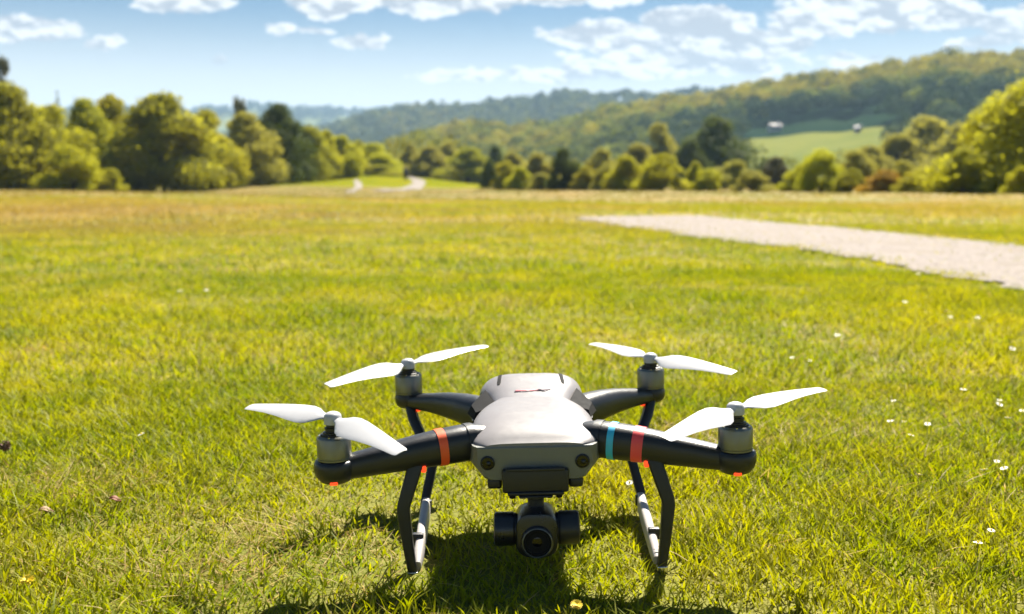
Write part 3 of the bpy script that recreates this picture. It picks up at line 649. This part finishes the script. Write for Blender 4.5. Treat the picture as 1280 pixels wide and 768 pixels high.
# two white farm houses on the hill, walls, roof and windows
M_WHITE = plastic('white_render', (0.70, 0.70, 0.69), 0.8, 0.2, 3.0, 0.06); M_SLATE = plastic('slate_roof', (0.16, 0.15, 0.16), 0.7, 0.4, 4.0, 0.25); M_PANE = principled('window_glass', (0.03, 0.04, 0.05), 0.15)
def house(px, D, L_, Wd, Hh, rz, label):
    b = ground_at(px, D); r = empty('farm_house', b - Vector((0, 0, 0.3))); r.rotation_euler = (0, 0, rz); tag(r, label, 'house', 'white houses above the hill meadow')
    w_ = MB(); w_.add([(-L_, -Wd, -1), (L_, -Wd, -1), (L_, Wd, -1), (-L_, Wd, -1), (-L_, -Wd, Hh), (L_, -Wd, Hh), (L_, Wd, Hh), (-L_, Wd, Hh), (-L_, 0, Hh + Wd * .75), (L_, 0, Hh + Wd * .75)],
        [(0, 1, 5, 4), (2, 3, 7, 6), (1, 2, 6, 9, 5), (3, 0, 4, 8, 7)]); w_.build('wall', M_WHITE, r, smooth=False)
    o = 0.35; rf = MB()
    for s in (-1, 1):
        rf.add([(-L_ - o, s * (Wd + o), Hh - o * .7), (L_ + o, s * (Wd + o), Hh - o * .7), (L_ + o, 0, Hh + Wd * .75 + .12), (-L_ - o, 0, Hh + Wd * .75 + .12),
                (-L_ - o, s * (Wd + o), Hh - o * .7 + .2), (L_ + o, s * (Wd + o), Hh - o * .7 + .2), (L_ + o, 0, Hh + Wd * .75 + .34), (-L_ - o, 0, Hh + Wd * .75 + .34)],
               [(0, 1, 2, 3), (4, 5, 6, 7), (0, 1, 5, 4), (1, 2, 6, 5), (2, 3, 7, 6), (3, 0, 4, 7)])
    ro = rf.build('roof', M_SLATE, r, smooth=False)
    MB().box(L_ * .5, L_ * .5 + .8, -.4, .4, Hh + Wd * .4, Hh + Wd * .75 + 1.1).build('chimney', M_WHITE, ro, smooth=False)
    for k in range(3):
        x_ = -L_ * .65 + k * L_ * .65
        f = MB().box(x_ - .6, x_ + .6, -Wd - .04, -Wd + .05, Hh * .38, Hh * .38 + 1.3).build('window', M_PANE, r, smooth=False)
house(966, HOUSES[0][1], 2.9, 1.7, 2.2, 0.15, 'white farm house at the top left corner of the hill meadow')
house(1069, HOUSES[1][1], 1.3, 1.2, 1.7, -0.3, 'smaller white house alone above the middle of the hill meadow')

# ------------------------------------------------------------------ the walker on the far track
def walker():
    b = ground_hit(507, 226.5, 60); r = empty('person', b); r.rotation_euler = (0, 0, math.radians(15))
    tag(r, 'distant person in a dark blue jacket walking along the far track', 'person')
    J = [(0, 0, .95), (0, 0, 1.15), (0, .01, 1.38), (0, .0, 1.5), (0, -.02, 1.60), (0, -.03, 1.70),
         (.09, 0, .90), (.11, -.12, .50), (.11, -.02, .09), (.11, -.16, .03), (-.09, 0, .90), (-.11, .10, .50), (-.11, .28, .12), (-.11, .16, .03),
         (.18, 0, 1.42), (.23, .10, 1.15), (.24, .02, .90), (.24, -.04, .80), (-.18, 0, 1.42), (-.23, -.06, 1.15), (-.24, -.22, .95), (-.24, -.28, .88)]
    E_ = [(0, 1), (1, 2), (2, 3), (3, 4), (4, 5), (0, 6), (6, 7), (7, 8), (8, 9), (0, 10), (10, 11), (11, 12), (12, 13), (2, 14), (14, 15), (15, 16), (16, 17), (2, 18), (18, 19), (19, 20), (20, 21)]
    Rr = [.14, .14, .15, .055, .095, .085, .095, .07, .045, .035, .095, .07, .045, .035, .065, .05, .04, .035, .065, .05, .04, .035]
    me = bpy.data.meshes.new('body'); me.from_pydata(J, E_, []); me.materials.append(principled('skin', (.45, .28, .2), .6)); o = obj('body', me, r)
    o.modifiers.new('skin', 'SKIN'); o.modifiers.new('smooth', 'SUBSURF').levels = 1; o.modifiers['smooth'].render_levels = 1
    for k, v in enumerate(me.skin_vertices[0].data): v.radius = (Rr[k], Rr[k]); v.use_root = (k == 0)
    navy = plastic('navy_cloth', (.012, .02, .09), .85, .5, 60, .25); dark = plastic('dark_trousers', (.02, .025, .03), .85, .5, 60, .25)
    jk = MB().tube([(0, 0, .86), (0, 0, 1.0), (0, 0, 1.2), (0, .01, 1.38), (0, .01, 1.47)], [(.19, .17), (.185, .165), (.185, .165), (.20, .165), (.10, .10)], 16, up=(0, 1, 0))
    for s, p in ((1, [(.18, 0, 1.42), (.23, .10, 1.15), (.24, .02, .92)]), (-1, [(-.18, 0, 1.42), (-.23, -.06, 1.15), (-.24, -.21, .96)])): jk.tube(p, [.085, .07, .055], 12, up=(0, 1, 0))
    jk.build('jacket', navy, r)
    tr = MB().tube([(0, 0, .84), (0, 0, .98)], [(.175, .15), (.17, .15)], 16, up=(0, 1, 0))
    for p in ([(.09, 0, .92), (.11, -.12, .50), (.11, -.02, .10)], [(-.09, 0, .92), (-.11, .10, .50), (-.11, .27, .13)]): tr.tube(p, [.115, .09, .065], 12, up=(0, 1, 0))
    tr.build('trousers', dark, r)
    MB().lathe([(.02, .125), (.07, .105), (.10, .06), (.105, 0), (.09, -.03)], (0, -.01, 1.68)).build('hair', principled('dark_hair', (.02, .015, .01), .6), r)
walker()

# ------------------------------------------------------------------ the drone
M_SHELL = plastic('pale_grey_shell', (0.222, 0.210, 0.218), 0.38, 0.25, 1600.0, 0.03, coat=0.0, spec=0.28)
M_HULL = plastic('grey_hull', (0.16, 0.165, 0.155), 0.42, 0.4, 1500.0, 0.06)
M_BLACK = plastic('black_plastic', (0.016, 0.017, 0.02), 0.42, 0.5, 1300.0, 0.2)
M_ARM = plastic('charcoal_arm', (0.018, 0.019, 0.023), 0.36, 0.5, 1200.0, 0.15)
M_CAM = plastic('camera_housing', (0.013, 0.014, 0.018), 0.3, 0.35, 1500.0, 0.15, coat=0.2)
M_MOTOR = plastic('motor_metal', (0.20, 0.20, 0.175), 0.36, 0.2, 700.0, 0.12, metal=0.75)
M_STEEL = principled('bright_steel', (0.62, 0.61, 0.6), 0.25, 0.5, 1.0)
M_PROP = plastic('white_propeller', (0.46, 0.46, 0.475), 0.4, 0.0, 1.0, 0.015)
M_SKID = plastic('off_white_skid', (0.40, 0.37, 0.35), 0.5, 0.3, 900.0, 0.06)
M_ORANGE = plastic('orange_band', (0.90, 0.115, 0.03), 0.45, 0.2, 900.0, 0.05)
M_RED = plastic('red_band', (0.85, 0.075, 0.085), 0.45, 0.2, 900.0, 0.05)
M_BLUE = plastic('blue_band', (0.05, 0.50, 0.80), 0.45, 0.2, 900.0, 0.05)
M_LED = principled('lit_red_lamp', (0.6, 0.03, 0.01), 0.3, emit=(1.0, 0.06, 0.015), es=0.5)
M_GLASS = principled('lens_glass', (0.004, 0.004, 0.008), 0.08, 0.35, coat=0.2)
M_RUBBER = plastic('black_rubber', (0.014, 0.014, 0.015), 0.8, 0.5, 900.0, 0.2, spec=0.12)
M_MARK_R = principled('pink_red_print', (0.50, 0.15, 0.17), 0.5); M_MARK_K = principled('dark_print', (0.07, 0.04, 0.06), 0.5)

DR_ = empty('drone', (0.0265, 1.10, 0.0)); DR_.rotation_euler = (0, math.radians(-1.4), 0)
tag(DR_, 'pale grey quadcopter drone with white propellers and a hanging camera, standing in the grass', 'drone')
def interp(y, tab): return float(np.interp(y, [t[0] for t in tab], [t[1] for t in tab]))
def smooth_tab(y, tab, w_=0.010):
    return sum(interp(y + d * w_, tab) for d in (-1, -.5, 0, .5, 1)) / 5
HOOD_W = [(-.107, .045), (-.104, .056), (-.098, .0625), (-.08, .0665), (-.05, .0675), (-.02, .066), (0, .062), (.015, .056), (.03, .048), (.045, .036)]
HOOD_T = [(-.107, .1375), (-.102, .1415), (-.09, .1475), (-.07, .153), (-.04, .158), (0, .1605), (.045, .1615)]
LID_W = [(.008, .040), (.02, .0455), (.035, .0485), (.05, .0525), (.065, .059), (.08, .0635), (.100, .0635), (.111, .0575), (.1175, .046)]
LID_T = [(.008, .1595), (.03, .1625), (.05, .1655), (.075, .1695), (.092, .1730), (.106, .1725), (.114, .166), (.1175, .155)]
def half_sec(y, wv, t, zb, n=3.9, m=2.5, k=32):
    pts = []
    for i in range(k + 1):
        a = math.pi * i / k; c, s = math.cos(a), math.sin(a)
        pts.append((math.copysign(abs(c) ** (2 / n), c) * wv, y, zb + (t - zb) * abs(s) ** (2 / m)))
    return pts
def shell(wt, tt, y0, y1, zb, n):
    ys = np.linspace(y0, y1, n); return [half_sec(y, smooth_tab(y, wt, .004), smooth_tab(y, tt, .006), zb) for y in ys]
body = MB().loft(shell(HOOD_W, HOOD_T, -.106, .044, .1355, 40)).build('body', M_SHELL, DR_, angle=50)
MB().loft(shell(LID_W, LID_T, .009, .117, .1365, 32)).build('rear_lid', M_SHELL, body, angle=50)
# lower hull: chamfered below, rounded nose
def hull_sec(y, wv, zt, zm, zb, inset):
    return [(wv, y, zt), (wv, y, zm), (wv * inset + .004, y, zb + .003), (wv * inset - .002, y, zb), (-wv * inset + .002, y, zb), (-wv * inset - .004, y, zb + .003), (-wv, y, zm), (-wv, y, zt)]
hull = MB().loft([hull_sec(-.1075, .054, .1345, .1215, .105, .80), hull_sec(-.1065, .059, .136, .119, .1015, .78), hull_sec(-.102, .0635, .1365, .1175, .0995, .76), hull_sec(-.085, .0675, .1365, .1165, .0985, .74),
                  hull_sec(-.02, .066, .1365, .1165, .0985, .74), hull_sec(.02, .053, .1365, .118, .100, .74), hull_sec(.05, .053, .137, .118, .100, .74), hull_sec(.085, .0615, .137, .119, .103, .74),
                  hull_sec(.108, .053, .137, .122, .108, .74), hull_sec(.116, .035, .137, .126, .116, .74)]).build('hull', M_HULL, DR_, angle=28)
VENTS = []
for s in (-1, 1):   # sensor windows in the nose
    e = MB().lathe([(.0074, .0), (.0074, -.0022), (.0062, -.0032), (.0058, -.0022)], (s * .0486, -.1065, .1198), 'y', 28).lathe([(.0001, -.0026), (.0058, -.0024)], (s * .0486, -.1065, .1198), 'y', 28, 1)
    e.lathe([(.0001, -.0044), (.0016, -.0040), (.0026, -.0030), (.0029, -.0018)], (s * .0486 + .001, -.1065, .1196), 'y', 20, 2).build('sensor_eye', [M_BLACK, M_GLASS, M_CAM], hull)
    MB().box(s * .042 - .0075, s * .042 + .0075, -.1035, -.075, .0905, .1015, .003).build('sensor_foot', M_BLACK, hull)
    VENTS.append(s)
    # dark hinge cover where the rear arm folds
    MB().loft([[(s * .040, .012, .1395), (s * .066, .002, .1395), (s * .075, .035, .1395), (s * .058, .080, .1395)], [(s * .041, .014, .152), (s * .064, .006, .147), (s * .070, .035, .149), (s * .055, .076, .158)],
               [(s * .042, .018, .1535), (s * .060, .012, .149), (s * .066, .037, .1505), (s * .0545, .070, .1595)]]).build('hinge_cover', M_RUBBER, body, angle=20)
MB().loft([hull_sec(.0, .068, .139, .121, .112, .9), hull_sec(.03, .070, .139, .120, .110, .9), hull_sec(.075, .066, .139, .120, .112, .9)]).build('hinge_block', M_BLACK, hull, angle=28)
MB().box(-.034, .034, -.1135, -.06, .0885, .1135, .0025).box(-.030, .030, -.1165, -.112, .112, .1155, .001).build('battery_bay', M_BLACK, hull)
# printed mark on the lid: a pinkish red blob running into a dark dash
def lidz(x, y):
    wv = smooth_tab(y, LID_W, .004); t = smooth_tab(y, LID_T, .006); c = min(.999, (abs(x) / wv)) ** (3.9 / 2); return .1365 + (t - .1365) * math.sqrt(max(0, 1 - c * c)) ** (2 / 2.5)
for s in VENTS:      # two dark slots running back over the lid
    secs = []
    for k in range(9):
        y = .066 + .046 * k / 8; x0 = s * (.0385 - .05 * (y - .066)); hw = .0022 if 0 < k < 8 else .0013
        secs.append([(x0 - hw, y, lidz(x0 - hw, y) - .002), (x0 + hw, y, lidz(x0 + hw, y) - .002), (x0 + hw, y, lidz(x0 + hw, y) + .0007), (x0 - hw, y, lidz(x0 - hw, y) + .0007)])
    MB().loft(secs).build('vent_slot', M_RUBBER, body, angle=30)
mk = MB()
def flat(pts, m):
    pts = [(x * 1.05, .0385 + (y - .046) * .55) for x, y in pts]; vs = [(x, y, lidz(x, y) + .0006) for x, y in pts]; b = len(vs); vs += [(x, y, z - .0005) for x, y, z in vs]; n_ = b
    mk.add(vs, [tuple(range(n_)), tuple(range(n_, 2 * n_))[::-1]] + [(i, (i + 1) % n_, n_ + (i + 1) % n_, n_ + i) for i in range(n_)], m)
flat([(-.0185, .046), (-.0165, .0415), (-.008, .0425), (.000, .0405), (.004, .044), (.008, .0475), (.003, .0535), (-.004, .052), (-.0105, .0535), (-.0155, .0515)], 0)
flat([(-.0190, .0405), (-.019, .0385), (-.009, .0385), (-.004, .0395), (-.009, .0405)], 1)
flat([(.0045, .0435), (.010, .0420), (.0125, .0465), (.0215, .0500), (.020, .0535), (.0095, .0520), (.0065, .0500), (.0105, .0485)], 1)
flat([(.0110, .0395), (.0150, .0400), (.0185, .0465), (.0150, .0455)], 1)
mk.build('printed_mark', [M_MARK_R, M_MARK_K], body, smooth=False)

def bands(mb_pts, name, mat, parent): pass
FM, RM = (.2045, -.11), (.157, .17)
def arm(s, front):
    if front:
        pts = [(.052, -.066, .1335), (.066, -.071, .1335), (.080, -.076, .1325), (.100, -.083, .1310), (.120, -.089, .1290), (.140, -.095, .1265), (.160, -.1005, .1240), (.178, -.105, .1215), (.195, -.1085, .1190)]
        rr = [(.0165, .0165), (.0188, .0188), (.0190, .0190), (.0184, .0184), (.0172, .0172), (.0160, .0160), (.0148, .0146), (.0138, .0134), (.0130, .0122)]
        cx, cy, z0, z1, r = FM[0], FM[1], .1035, .1285, .0212
    else:
        pts = [(.052, .058, .1315), (.066, .073, .132), (.085, .097, .1325), (.105, .119, .132), (.125, .139, .1305), (.145, .158, .1285), (.153, .166, .128)]
        rr = [(.019, .0195), (.019, .0195), (.0172, .0175), (.0155, .0150), (.0140, .0120), (.0135, .0100), (.013, .0095)]
        cx, cy, z0, z1, r = RM[0], RM[1], .1185, .1370, .0182
    a = MB().tube([(s * x, y, z) for x, y, z in pts], rr, 26, power=2.5)
    if front: a.lathe([(.004, z0), (.010, z0 + .0006), (.0155, z0 + .003), (.0195, z0 + .0085), (r, z0 + .0145), (r, z1 - .004), (r - .0012, z1 - .0012), (.0180, z1), (.004, z1)], (s * cx, cy, 0), 'z', 40)
    else: a.lathe([(.004, z0), (.013, z0 + .001), (.0165, z0 + .004), (r, z0 + .008), (r, z1 - .003), (r - .001, z1 - .001), (.0170, z1), (.004, z1)], (s * cx, cy, 0), 'z', 40)
    ao = a.build('arm', M_ARM, DR_, angle=45)
    def ring(k0, k1, e, nm, mt):
        P_ = []; R_ = []
        for k in (k0, (k0 + k1) / 2, k1):
            i = int(k); f = k - i; p = Vector(pts[i]).lerp(Vector(pts[i + 1]), f); P_.append((s * p.x, p.y, p.z)); q = rr[i][0] * (1 - f) + rr[i + 1][0] * f + e; R_.append((q, q))
        MB().tube(P_, R_, 30, power=2.5).build(nm, mt, ao, angle=45)
    if front:
        ring(.9, 1.45, .0008, 'joint_collar', M_BLACK)
        if s < 0: ring(2.72, 3.12, .0006, 'orange_band', M_ORANGE)
        else: ring(2.02, 2.35, .0006, 'blue_band', M_BLUE); ring(3.2, 3.75, .0006, 'red_band', M_RED)
        MB().box(s * (cx - .001) - .0040, s * (cx - .001) + .0040, cy - .0172, cy - .010, z0 + .0018, z0 + .0068, .0015).build('indicator_light', M_LED, ao)
        MB().lathe([(.0022, -.001), (.0022, .0012), (.0015, .0018), (.0002, .0018)], (s * (cx - .022), cy - .002, z1 - .001), 'z', 12).build('screw', M_STEEL, ao)
    else:
        MB().lathe([(.0005, -.0045), (.004, -.004), (.006, -.001), (.006, .003)], (s * (cx - .012), cy - .014, z0 + .002), 'z', 18).build('indicator_light', M_LED, ao)
    return z1
def motor(s, c, z0, tilt=0):
    m = MB().lathe([(.0165, 0), (.0174, .0006), (.0174, .0022), (.0168, .0026), (.0168, .0032), (.0174, .0036), (.0174, .0225), (.0166, .0242), (.0150, .0255), (.009, .0258), (.0002, .0258)], (s * c[0], c[1], z0), 'z', 44).build('motor', M_MOTOR, DR_, angle=32)
    sh = MB().lathe([(.0132, .0255), (.0132, .0268), (.0105, .0275), (.0105, .0290), (.0082, .0294), (.0082, .0312), (.0088, .0316), (.0088, .0335), (.0070, .0340), (.0070, .0400), (.001, .0400)], (s * c[0], c[1], z0), 'z', 30)
    sh.build('shaft', M_BLACK, m)
    for k in range(6):
        a = k * math.pi / 3 + .4; MB().lathe([(.0011, 0), (.0011, .0009), (.0002, .001)], (s * c[0] + .0148 * math.cos(a), c[1] + .0148 * math.sin(a), z0 + .0251), 'z', 10).build('screw', M_STEEL, m)
BL = [(0, .0042, .0040), (.05, .0046, .0036), (.10, .0054, .0028), (.15, .0085, .0021), (.21, .0128, .0018), (.29, .0152, .0017), (.40, .0146, .0016), (.55, .0124, .0014), (.70, .0104, .0013), (.85, .0088, .0011), (.96, .0078, .0010), (.99, .0070, .0009), (1.0, .0058, .0007)]
def propeller(hub, tips):
    hx, hy, hz = hub
    p = MB().lathe([(.0062, -.0085), (.0088, -.0078), (.0092, -.0025), (.0086, .0010), (.0066, .0032), (.0036, .0044), (.0002, .0048)], (hx, hy, hz), 'z', 30).build('propeller', M_PROP, DR_, angle=50)
    for (tp, tilt) in tips:
        h = Vector((hx, hy, hz - .003)); d = Vector(tp) - h; Ln = d.length; d.normalize(); sd = d.cross(Vector((0, 0, 1))).normalized(); up = sd.cross(d).normalized()
        if sd.y > 0: sd = -sd; 
        secs = []
        for f, c, th in BL:
            tw = math.radians(tilt) * (1.25 - .7 * f) * min(1, f / .16); u = sd * math.cos(tw) - up * math.sin(tw); n_ = up * math.cos(tw) + sd * math.sin(tw)
            ctr = h + d * (Ln * f) + up * (.003 * math.sin(f * math.pi)) ; ring = []
            for i in range(14):
                a = 2 * math.pi * i / 14; ring.append(ctr + u * (c * (math.cos(a) + (.18 if f > .12 else 0))) + n_ * (th * .5 * math.sin(a) + .06 * c * (1 - math.cos(a) ** 2)))
            secs.append(ring)
        MB().loft(secs).build('blade', M_PROP, p, angle=60)
for s in (-1, 1):
    arm(s, True); arm(s, False); motor(s, FM, .1285); motor(s, RM, .1372)
propeller((-.2045, -.11, .1734), [((-.3095, -.0325, .169), 22), ((-.1232, -.210, .161), 26)])
propeller((.2045, -.11, .1734), [((.3135, -.042, .175), 10), ((.117, -.2077, .1674), 24)])
propeller((-.157, .17, .178), [((-.2461, .079, .168), 24), ((-.0585, .258, .183), 8)])
propeller((.157, .17, .178), [((.0913, .280, .179), 8), ((.2446, .0716, .1727), 24)])

# landing gear, one frame a side: front strut, rear strut, brace, pale skid
for s in (-1, 1):
    g = MB().tube([(s * .1205, -.094, .121), (s * .1240, -.098, .1150), (s * .1366, -.101, .0755), (s * .1372, -.1015, .0700), (s * .1340, -.1015, .035), (s * .1318, -.1010, .016), (s * .1300, -.1010, .002)],
                  [(.0078, .007), (.0078, .007), (.0069, .006), (.0068, .006), (.0057, .0055), (.0052, .005), (.0048, .0045)], 20, up=(0, 1, 0), power=5.0)
    g = g.build('landing_frame', M_BLACK, DR_, angle=40)
    MB().tube([(s * .1550, .160, .123), (s * .1490, .145, .107), (s * .1260, .100, .073), (s * .1220, .093, .064), (s * .1300, .074, .030), (s * .1335, .062, .010)], [(.0066, .006)] * 2 + [(.0058, .0055)] * 3 + [(.005, .005)], 12, up=(0, 1, 0), power=4.0).build('rear_strut', M_BLACK, g, angle=40)
    MB().tube([(s * .1255, -.097, .008), (s * .1255, -.080, .0125), (s * .1270, -.02, .0165), (s * .1290, .05, .0195), (s * .1300, .072, .0235)], [(.004, .005), (.005, .0095), (.0055, .0115), (.0055, .0115), (.0045, .006)], 16, power=3.5).build('skid', M_SKID, g, angle=45)
    for yq in (-.055, .060): MB().box(s * .1285 - .0062, s * .1285 + .0062, yq - .004, yq + .004, .016, .0285, .0015).build('clip', M_BLACK, g)
    MB().box(s * .1300 - .0056, s * .1300 + .0056, -.1065, -.0955, -.004, .0045, .0012).build('foot_cap', M_STEEL, g)
    MB().box(s * .1150 - .0025, s * .1150 + .0025, -.1025, -.097, .1095, .1165, .0012).build('indicator_light', M_LED, g)

# gimbal and camera
gm = MB().lathe([(.002, .0665), (.010, .0670), (.0115, .069), (.0105, .0715), (.0085, .073), (.0085, .081), (.0098, .0825), (.0098, .0865), (.002, .0868)], (0, -.106, 0), 'z', 30)
gm.box(-.029, .029, -.116, -.086, .0865, .0905, .0015).box(-.017, .017, -.118, -.094, .0848, .0868, .0008)
gm = gm.build('gimbal', M_BLACK, DR_)
for s in (-1, 1): 
    for k in (.014, .024): MB().lathe([(.0028, .0835), (.0034, .085), (.0034, .0875), (.0026, .089)], (s * k, -.112, 0), 'z', 14).build('damper', M_RUBBER, gm)
cam_b = MB()
def rr_sec(y, hw, z0, z1, k=.012, n=7):
    pts = []
    for (cx, cz, a0) in ((hw - k, z1 - k, 0), (-hw + k, z1 - k, 90), (-hw + k, z0 + k, 180), (hw - k, z0 + k, 270)):
        for i in range(n): a = math.radians(a0 + 90 * i / (n - 1)); pts.append((cx + k * math.cos(a), y, cz + k * math.sin(a)))
    return pts
cam_b.loft([rr_sec(-.1375, .0185, .0315, .0705, .012), rr_sec(-.1365, .0203, .0297, .0735, .0125), rr_sec(-.133, .0214, .0287, .0740, .013), rr_sec(-.100, .0214, .0287, .0745, .013), rr_sec(-.093, .0200, .030, .0725, .012), rr_sec(-.090, .016, .034, .069, .012)])
cam_b.lathe([(.0165, .004), (.0165, -.004), (.0155, -.0056), (.0140, -.006), (.0132, -.0030)], (0, -.1365, .0462), 'y', 44, caps=False)
cb = cam_b.build('gimbal_camera', M_CAM, DR_, angle=35)
MB().lathe([(.0133, -.003), (.0132, -.0052), (.0118, -.0054), (.0112, -.0038), (.0098, -.0034), (.0094, -.0012)], (0, -.1365, .0462), 'y', 44).lathe([(.0001, -.0036), (.003, -.0034), (.006, -.0028), (.0095, -.0014)], (0, -.1365, .0462), 'y', 36, 1).build('lens', [M_RUBBER, M_GLASS], cb)
MB().lathe([(.0152, -.0057), (.0146, -.0064), (.0140, -.0057)], (0, -.1365, .0462), 'y', 44, caps=False).build('lens_ring', M_MOTOR, cb)
for s in (-1, 1):
    pod = MB().lathe([(.0005, .0205), (.0155, .0205), (.0160, .0212), (.0160, .0222), (.0168, .0230), (.0172, .0245), (.0172, .0405), (.0166, .0425), (.0150, .0436), (.0005, .0438)], (0, -.115, .0525), 'x', 40)
    if s < 0: pod.v = [(-x, y, z) for x, y, z in pod.v]
    pod.build('side_pod', M_CAM if s < 0 else M_BLACK, cb, angle=35)

# ------------------------------------------------------------------ small things in the grass
M_PETAL = principled('white_petals', (.82, .81, .78), .6); M_YEL = principled('yellow_flower', (.80, .58, .02), .6); M_STEM = principled('flower_stem', (.10, .16, .02), .6)
def daisy_mesh():
    mb = MB(); mb.tube([(0, 0, -.002), (.001, 0, .012), (0, .001, .026)], [.0007, .0006, .0006], 6, m=2)
    for k in range(14):
        a = k * 2 * math.pi / 14 + random.uniform(-.1, .1); c, s = math.cos(a), math.sin(a); t = lambda r, o, z: (c * r - s * o, s * r + c * o, z)
        mb.add([t(.002, -.0008, .026), t(.006, -.0016, .0275), t(.0098, -.0008, .027), t(.0098, .0008, .027), t(.006, .0016, .0275), t(.002, .0008, .026)], [(0, 1, 2, 3, 4, 5)])
    mb.lathe([(.0032, .0255), (.003, .0275), (.0018, .0288), (.0002, .0292)], n=12, m=1)
    return mesh_py('daisy', mb.v, mb.f, [M_PETAL, M_YEL, M_STEM], mb.m, True, 40)
DM = daisy_mesh()
spots = [(1115, 547), (1130, 544), (1134, 562), (1159, 547), (1202, 506), (1239, 522), (1248, 516), (1245, 596), (1236, 612), (1263, 608), (1148, 621), (1221, 707), (1234, 684), (1120, 515), (1047, 434), (1011, 463), (977, 421),
         (1129, 390), (1221, 409), (1181, 406), (1186, 407), (1277, 533), (1259, 544), (790, 620), (1216, 411), (1150, 352), (1168, 350), (1260, 450), (990, 460)]
left = [(228, 373), (256, 374), (187, 562), (108, 398)]
for k, (px, py) in enumerate(spots + left):
    p = ground_hit(px, py); o = obj('daisy', DM, None, (p.x, p.y, p.z)); sc_ = random.uniform(.85, 1.25) * (1.35 if p.y > 2.2 else 1); o.scale = (sc_ * .5, sc_ * .5, sc_ * .9)
    o.rotation_euler = (random.uniform(-.15, .45), random.uniform(-.3, .3), random.random() * 6)
    lf = px < 640
    tag(o, 'small white daisy in the lawn on the left half of the photo' if lf else 'small white daisy in the lawn on the right half of the photo', 'flower', 'daisies on the left half of the lawn' if lf else 'daisies on the right half of the lawn')
def dandelion(px, py, s, label):
    p = ground_hit(px, py + 10); mb = MB(); mb.tube([(0, 0, -.002), (.002, 0, .014), (0, 0, .028)], [.0011, .001, .001], 7, m=1)
    r = empty('dandelion', p); r.rotation_euler = (.5, 0, 0); r.scale = (s,) * 3; tag(r, label, 'flower'); mb.build('stem', [M_STEM, M_STEM], r)
    hd = MB()
    for ring, (rr_, n_, z) in enumerate(((.0115, 20, .0285), (.0085, 16, .0305), (.005, 10, .0325))):
        for k in range(n_):
            a = k * 6.283 / n_ + ring * .2 + random.uniform(-.1, .1); c, q_ = math.cos(a), math.sin(a); t = lambda r_, o, z_: (c * r_ - q_ * o, q_ * r_ + c * o, z_)
            hd.add([t(.001, -.0007, z - .002), t(rr_ * .6, -.0012, z), t(rr_, -.0008, z + .0005), t(rr_, .0008, z + .0005), t(rr_ * .6, .0012, z), t(.001, .0007, z - .002)], [(0, 1, 2, 3, 4, 5)])
    hd.build('flower_head', M_YEL, r)
dandelion(40, 729, .6, 'yellow dandelion in the grass near the lower left corner')
dandelion(720, 758, .5, 'yellow dandelion in the drone shadow at the bottom of the photo')
def dead_leaf(px, py, L_, mat, rz, label):
    p = ground_hit(px, py); vs = []; fs = []
    for i in range(9):
        f = i / 8; wv = .32 * L_ * math.sin(math.pi * min(.98, f + .03)) ** .8
        for j in (-1, -.5, 0, .5, 1): vs.append(((f - .5) * L_, j * wv, .017 + .18 * L_ * j * j + .1 * L_ * math.sin(f * 5)))
    for i in range(8):
        for j in range(4): fs.append((i * 5 + j, i * 5 + j + 1, (i + 1) * 5 + j + 1, (i + 1) * 5 + j))
    o = obj('dead_leaf', mesh_py('dead_leaf', vs, fs, mat), None, p); o.rotation_euler = (.2, .15, rz); m_ = o.modifiers.new('thick', 'SOLIDIFY'); m_.thickness = .0006; tag(o, label, 'leaf')
dead_leaf(56, 656, .017, plastic('tan_dead_leaf', (.26, .15, .07), .7, .3, 300, .2), .4, 'tan dead leaf lying in the grass at the lower left')
dead_leaf(143, 641, .015, plastic('rusty_dead_leaf', (.20, .065, .025), .7, .3, 300, .2), .1, 'rust-red dead leaf right of the tan one in the grass')
p = ground_hit(8, 584); r = empty('seed_head', p); tag(r, 'brown dried seed head in the grass at the left edge of the photo', 'plant')
MB().tube([(0, 0, -.002), (.002, 0, .015), (0, 0, .026)], [.001, .001, .001], 7).build('stem', M_STEM, r)
hd = MB()
for k in range(90):
    a = random.random() * 6.28; z = random.uniform(-1, 1); q_ = math.sqrt(1 - z * z); d = Vector((math.cos(a) * q_, math.sin(a) * q_, z)); c = Vector((0, 0, .031)) + d * .0055; t1 = d.orthogonal().normalized() * .0016; t2 = d.cross(t1)
    hd.add([c - t1 - t2, c + t1 - t2, c + d * .003, c - t1 + t2], [(0, 1, 2), (0, 2, 3), (1, 3, 2), (0, 3, 1)])
hd.build('head', principled('brown_seeds', (.12, .06, .035), .8), r)

# ------------------------------------------------------------------ haze
hz = bpy.data.materials.new('haze_air'); hz.use_nodes = True; t = NT(hz.node_tree); t.n.clear()
pv_ = t.new('ShaderNodeVolumePrincipled'); pv_.inputs['Color'].default_value = (0.48, 0.73, 1.0, 1); pv_.inputs['Density'].default_value = 1.9e-4; pv_.inputs['Anisotropy'].default_value = 0.1
pv_.inputs['Density Attribute'].default_value = ''
ho = t.new('ShaderNodeOutputMaterial'); t.l.new(pv_.outputs[0], ho.inputs['Volume'])
hb = MB().box(-4200, 4200, -4200, 4200, -180, 330).build('haze', hz, smooth=False); tag(hb, 'thin pale haze lying over the far hills', 'haze', kind='stuff')
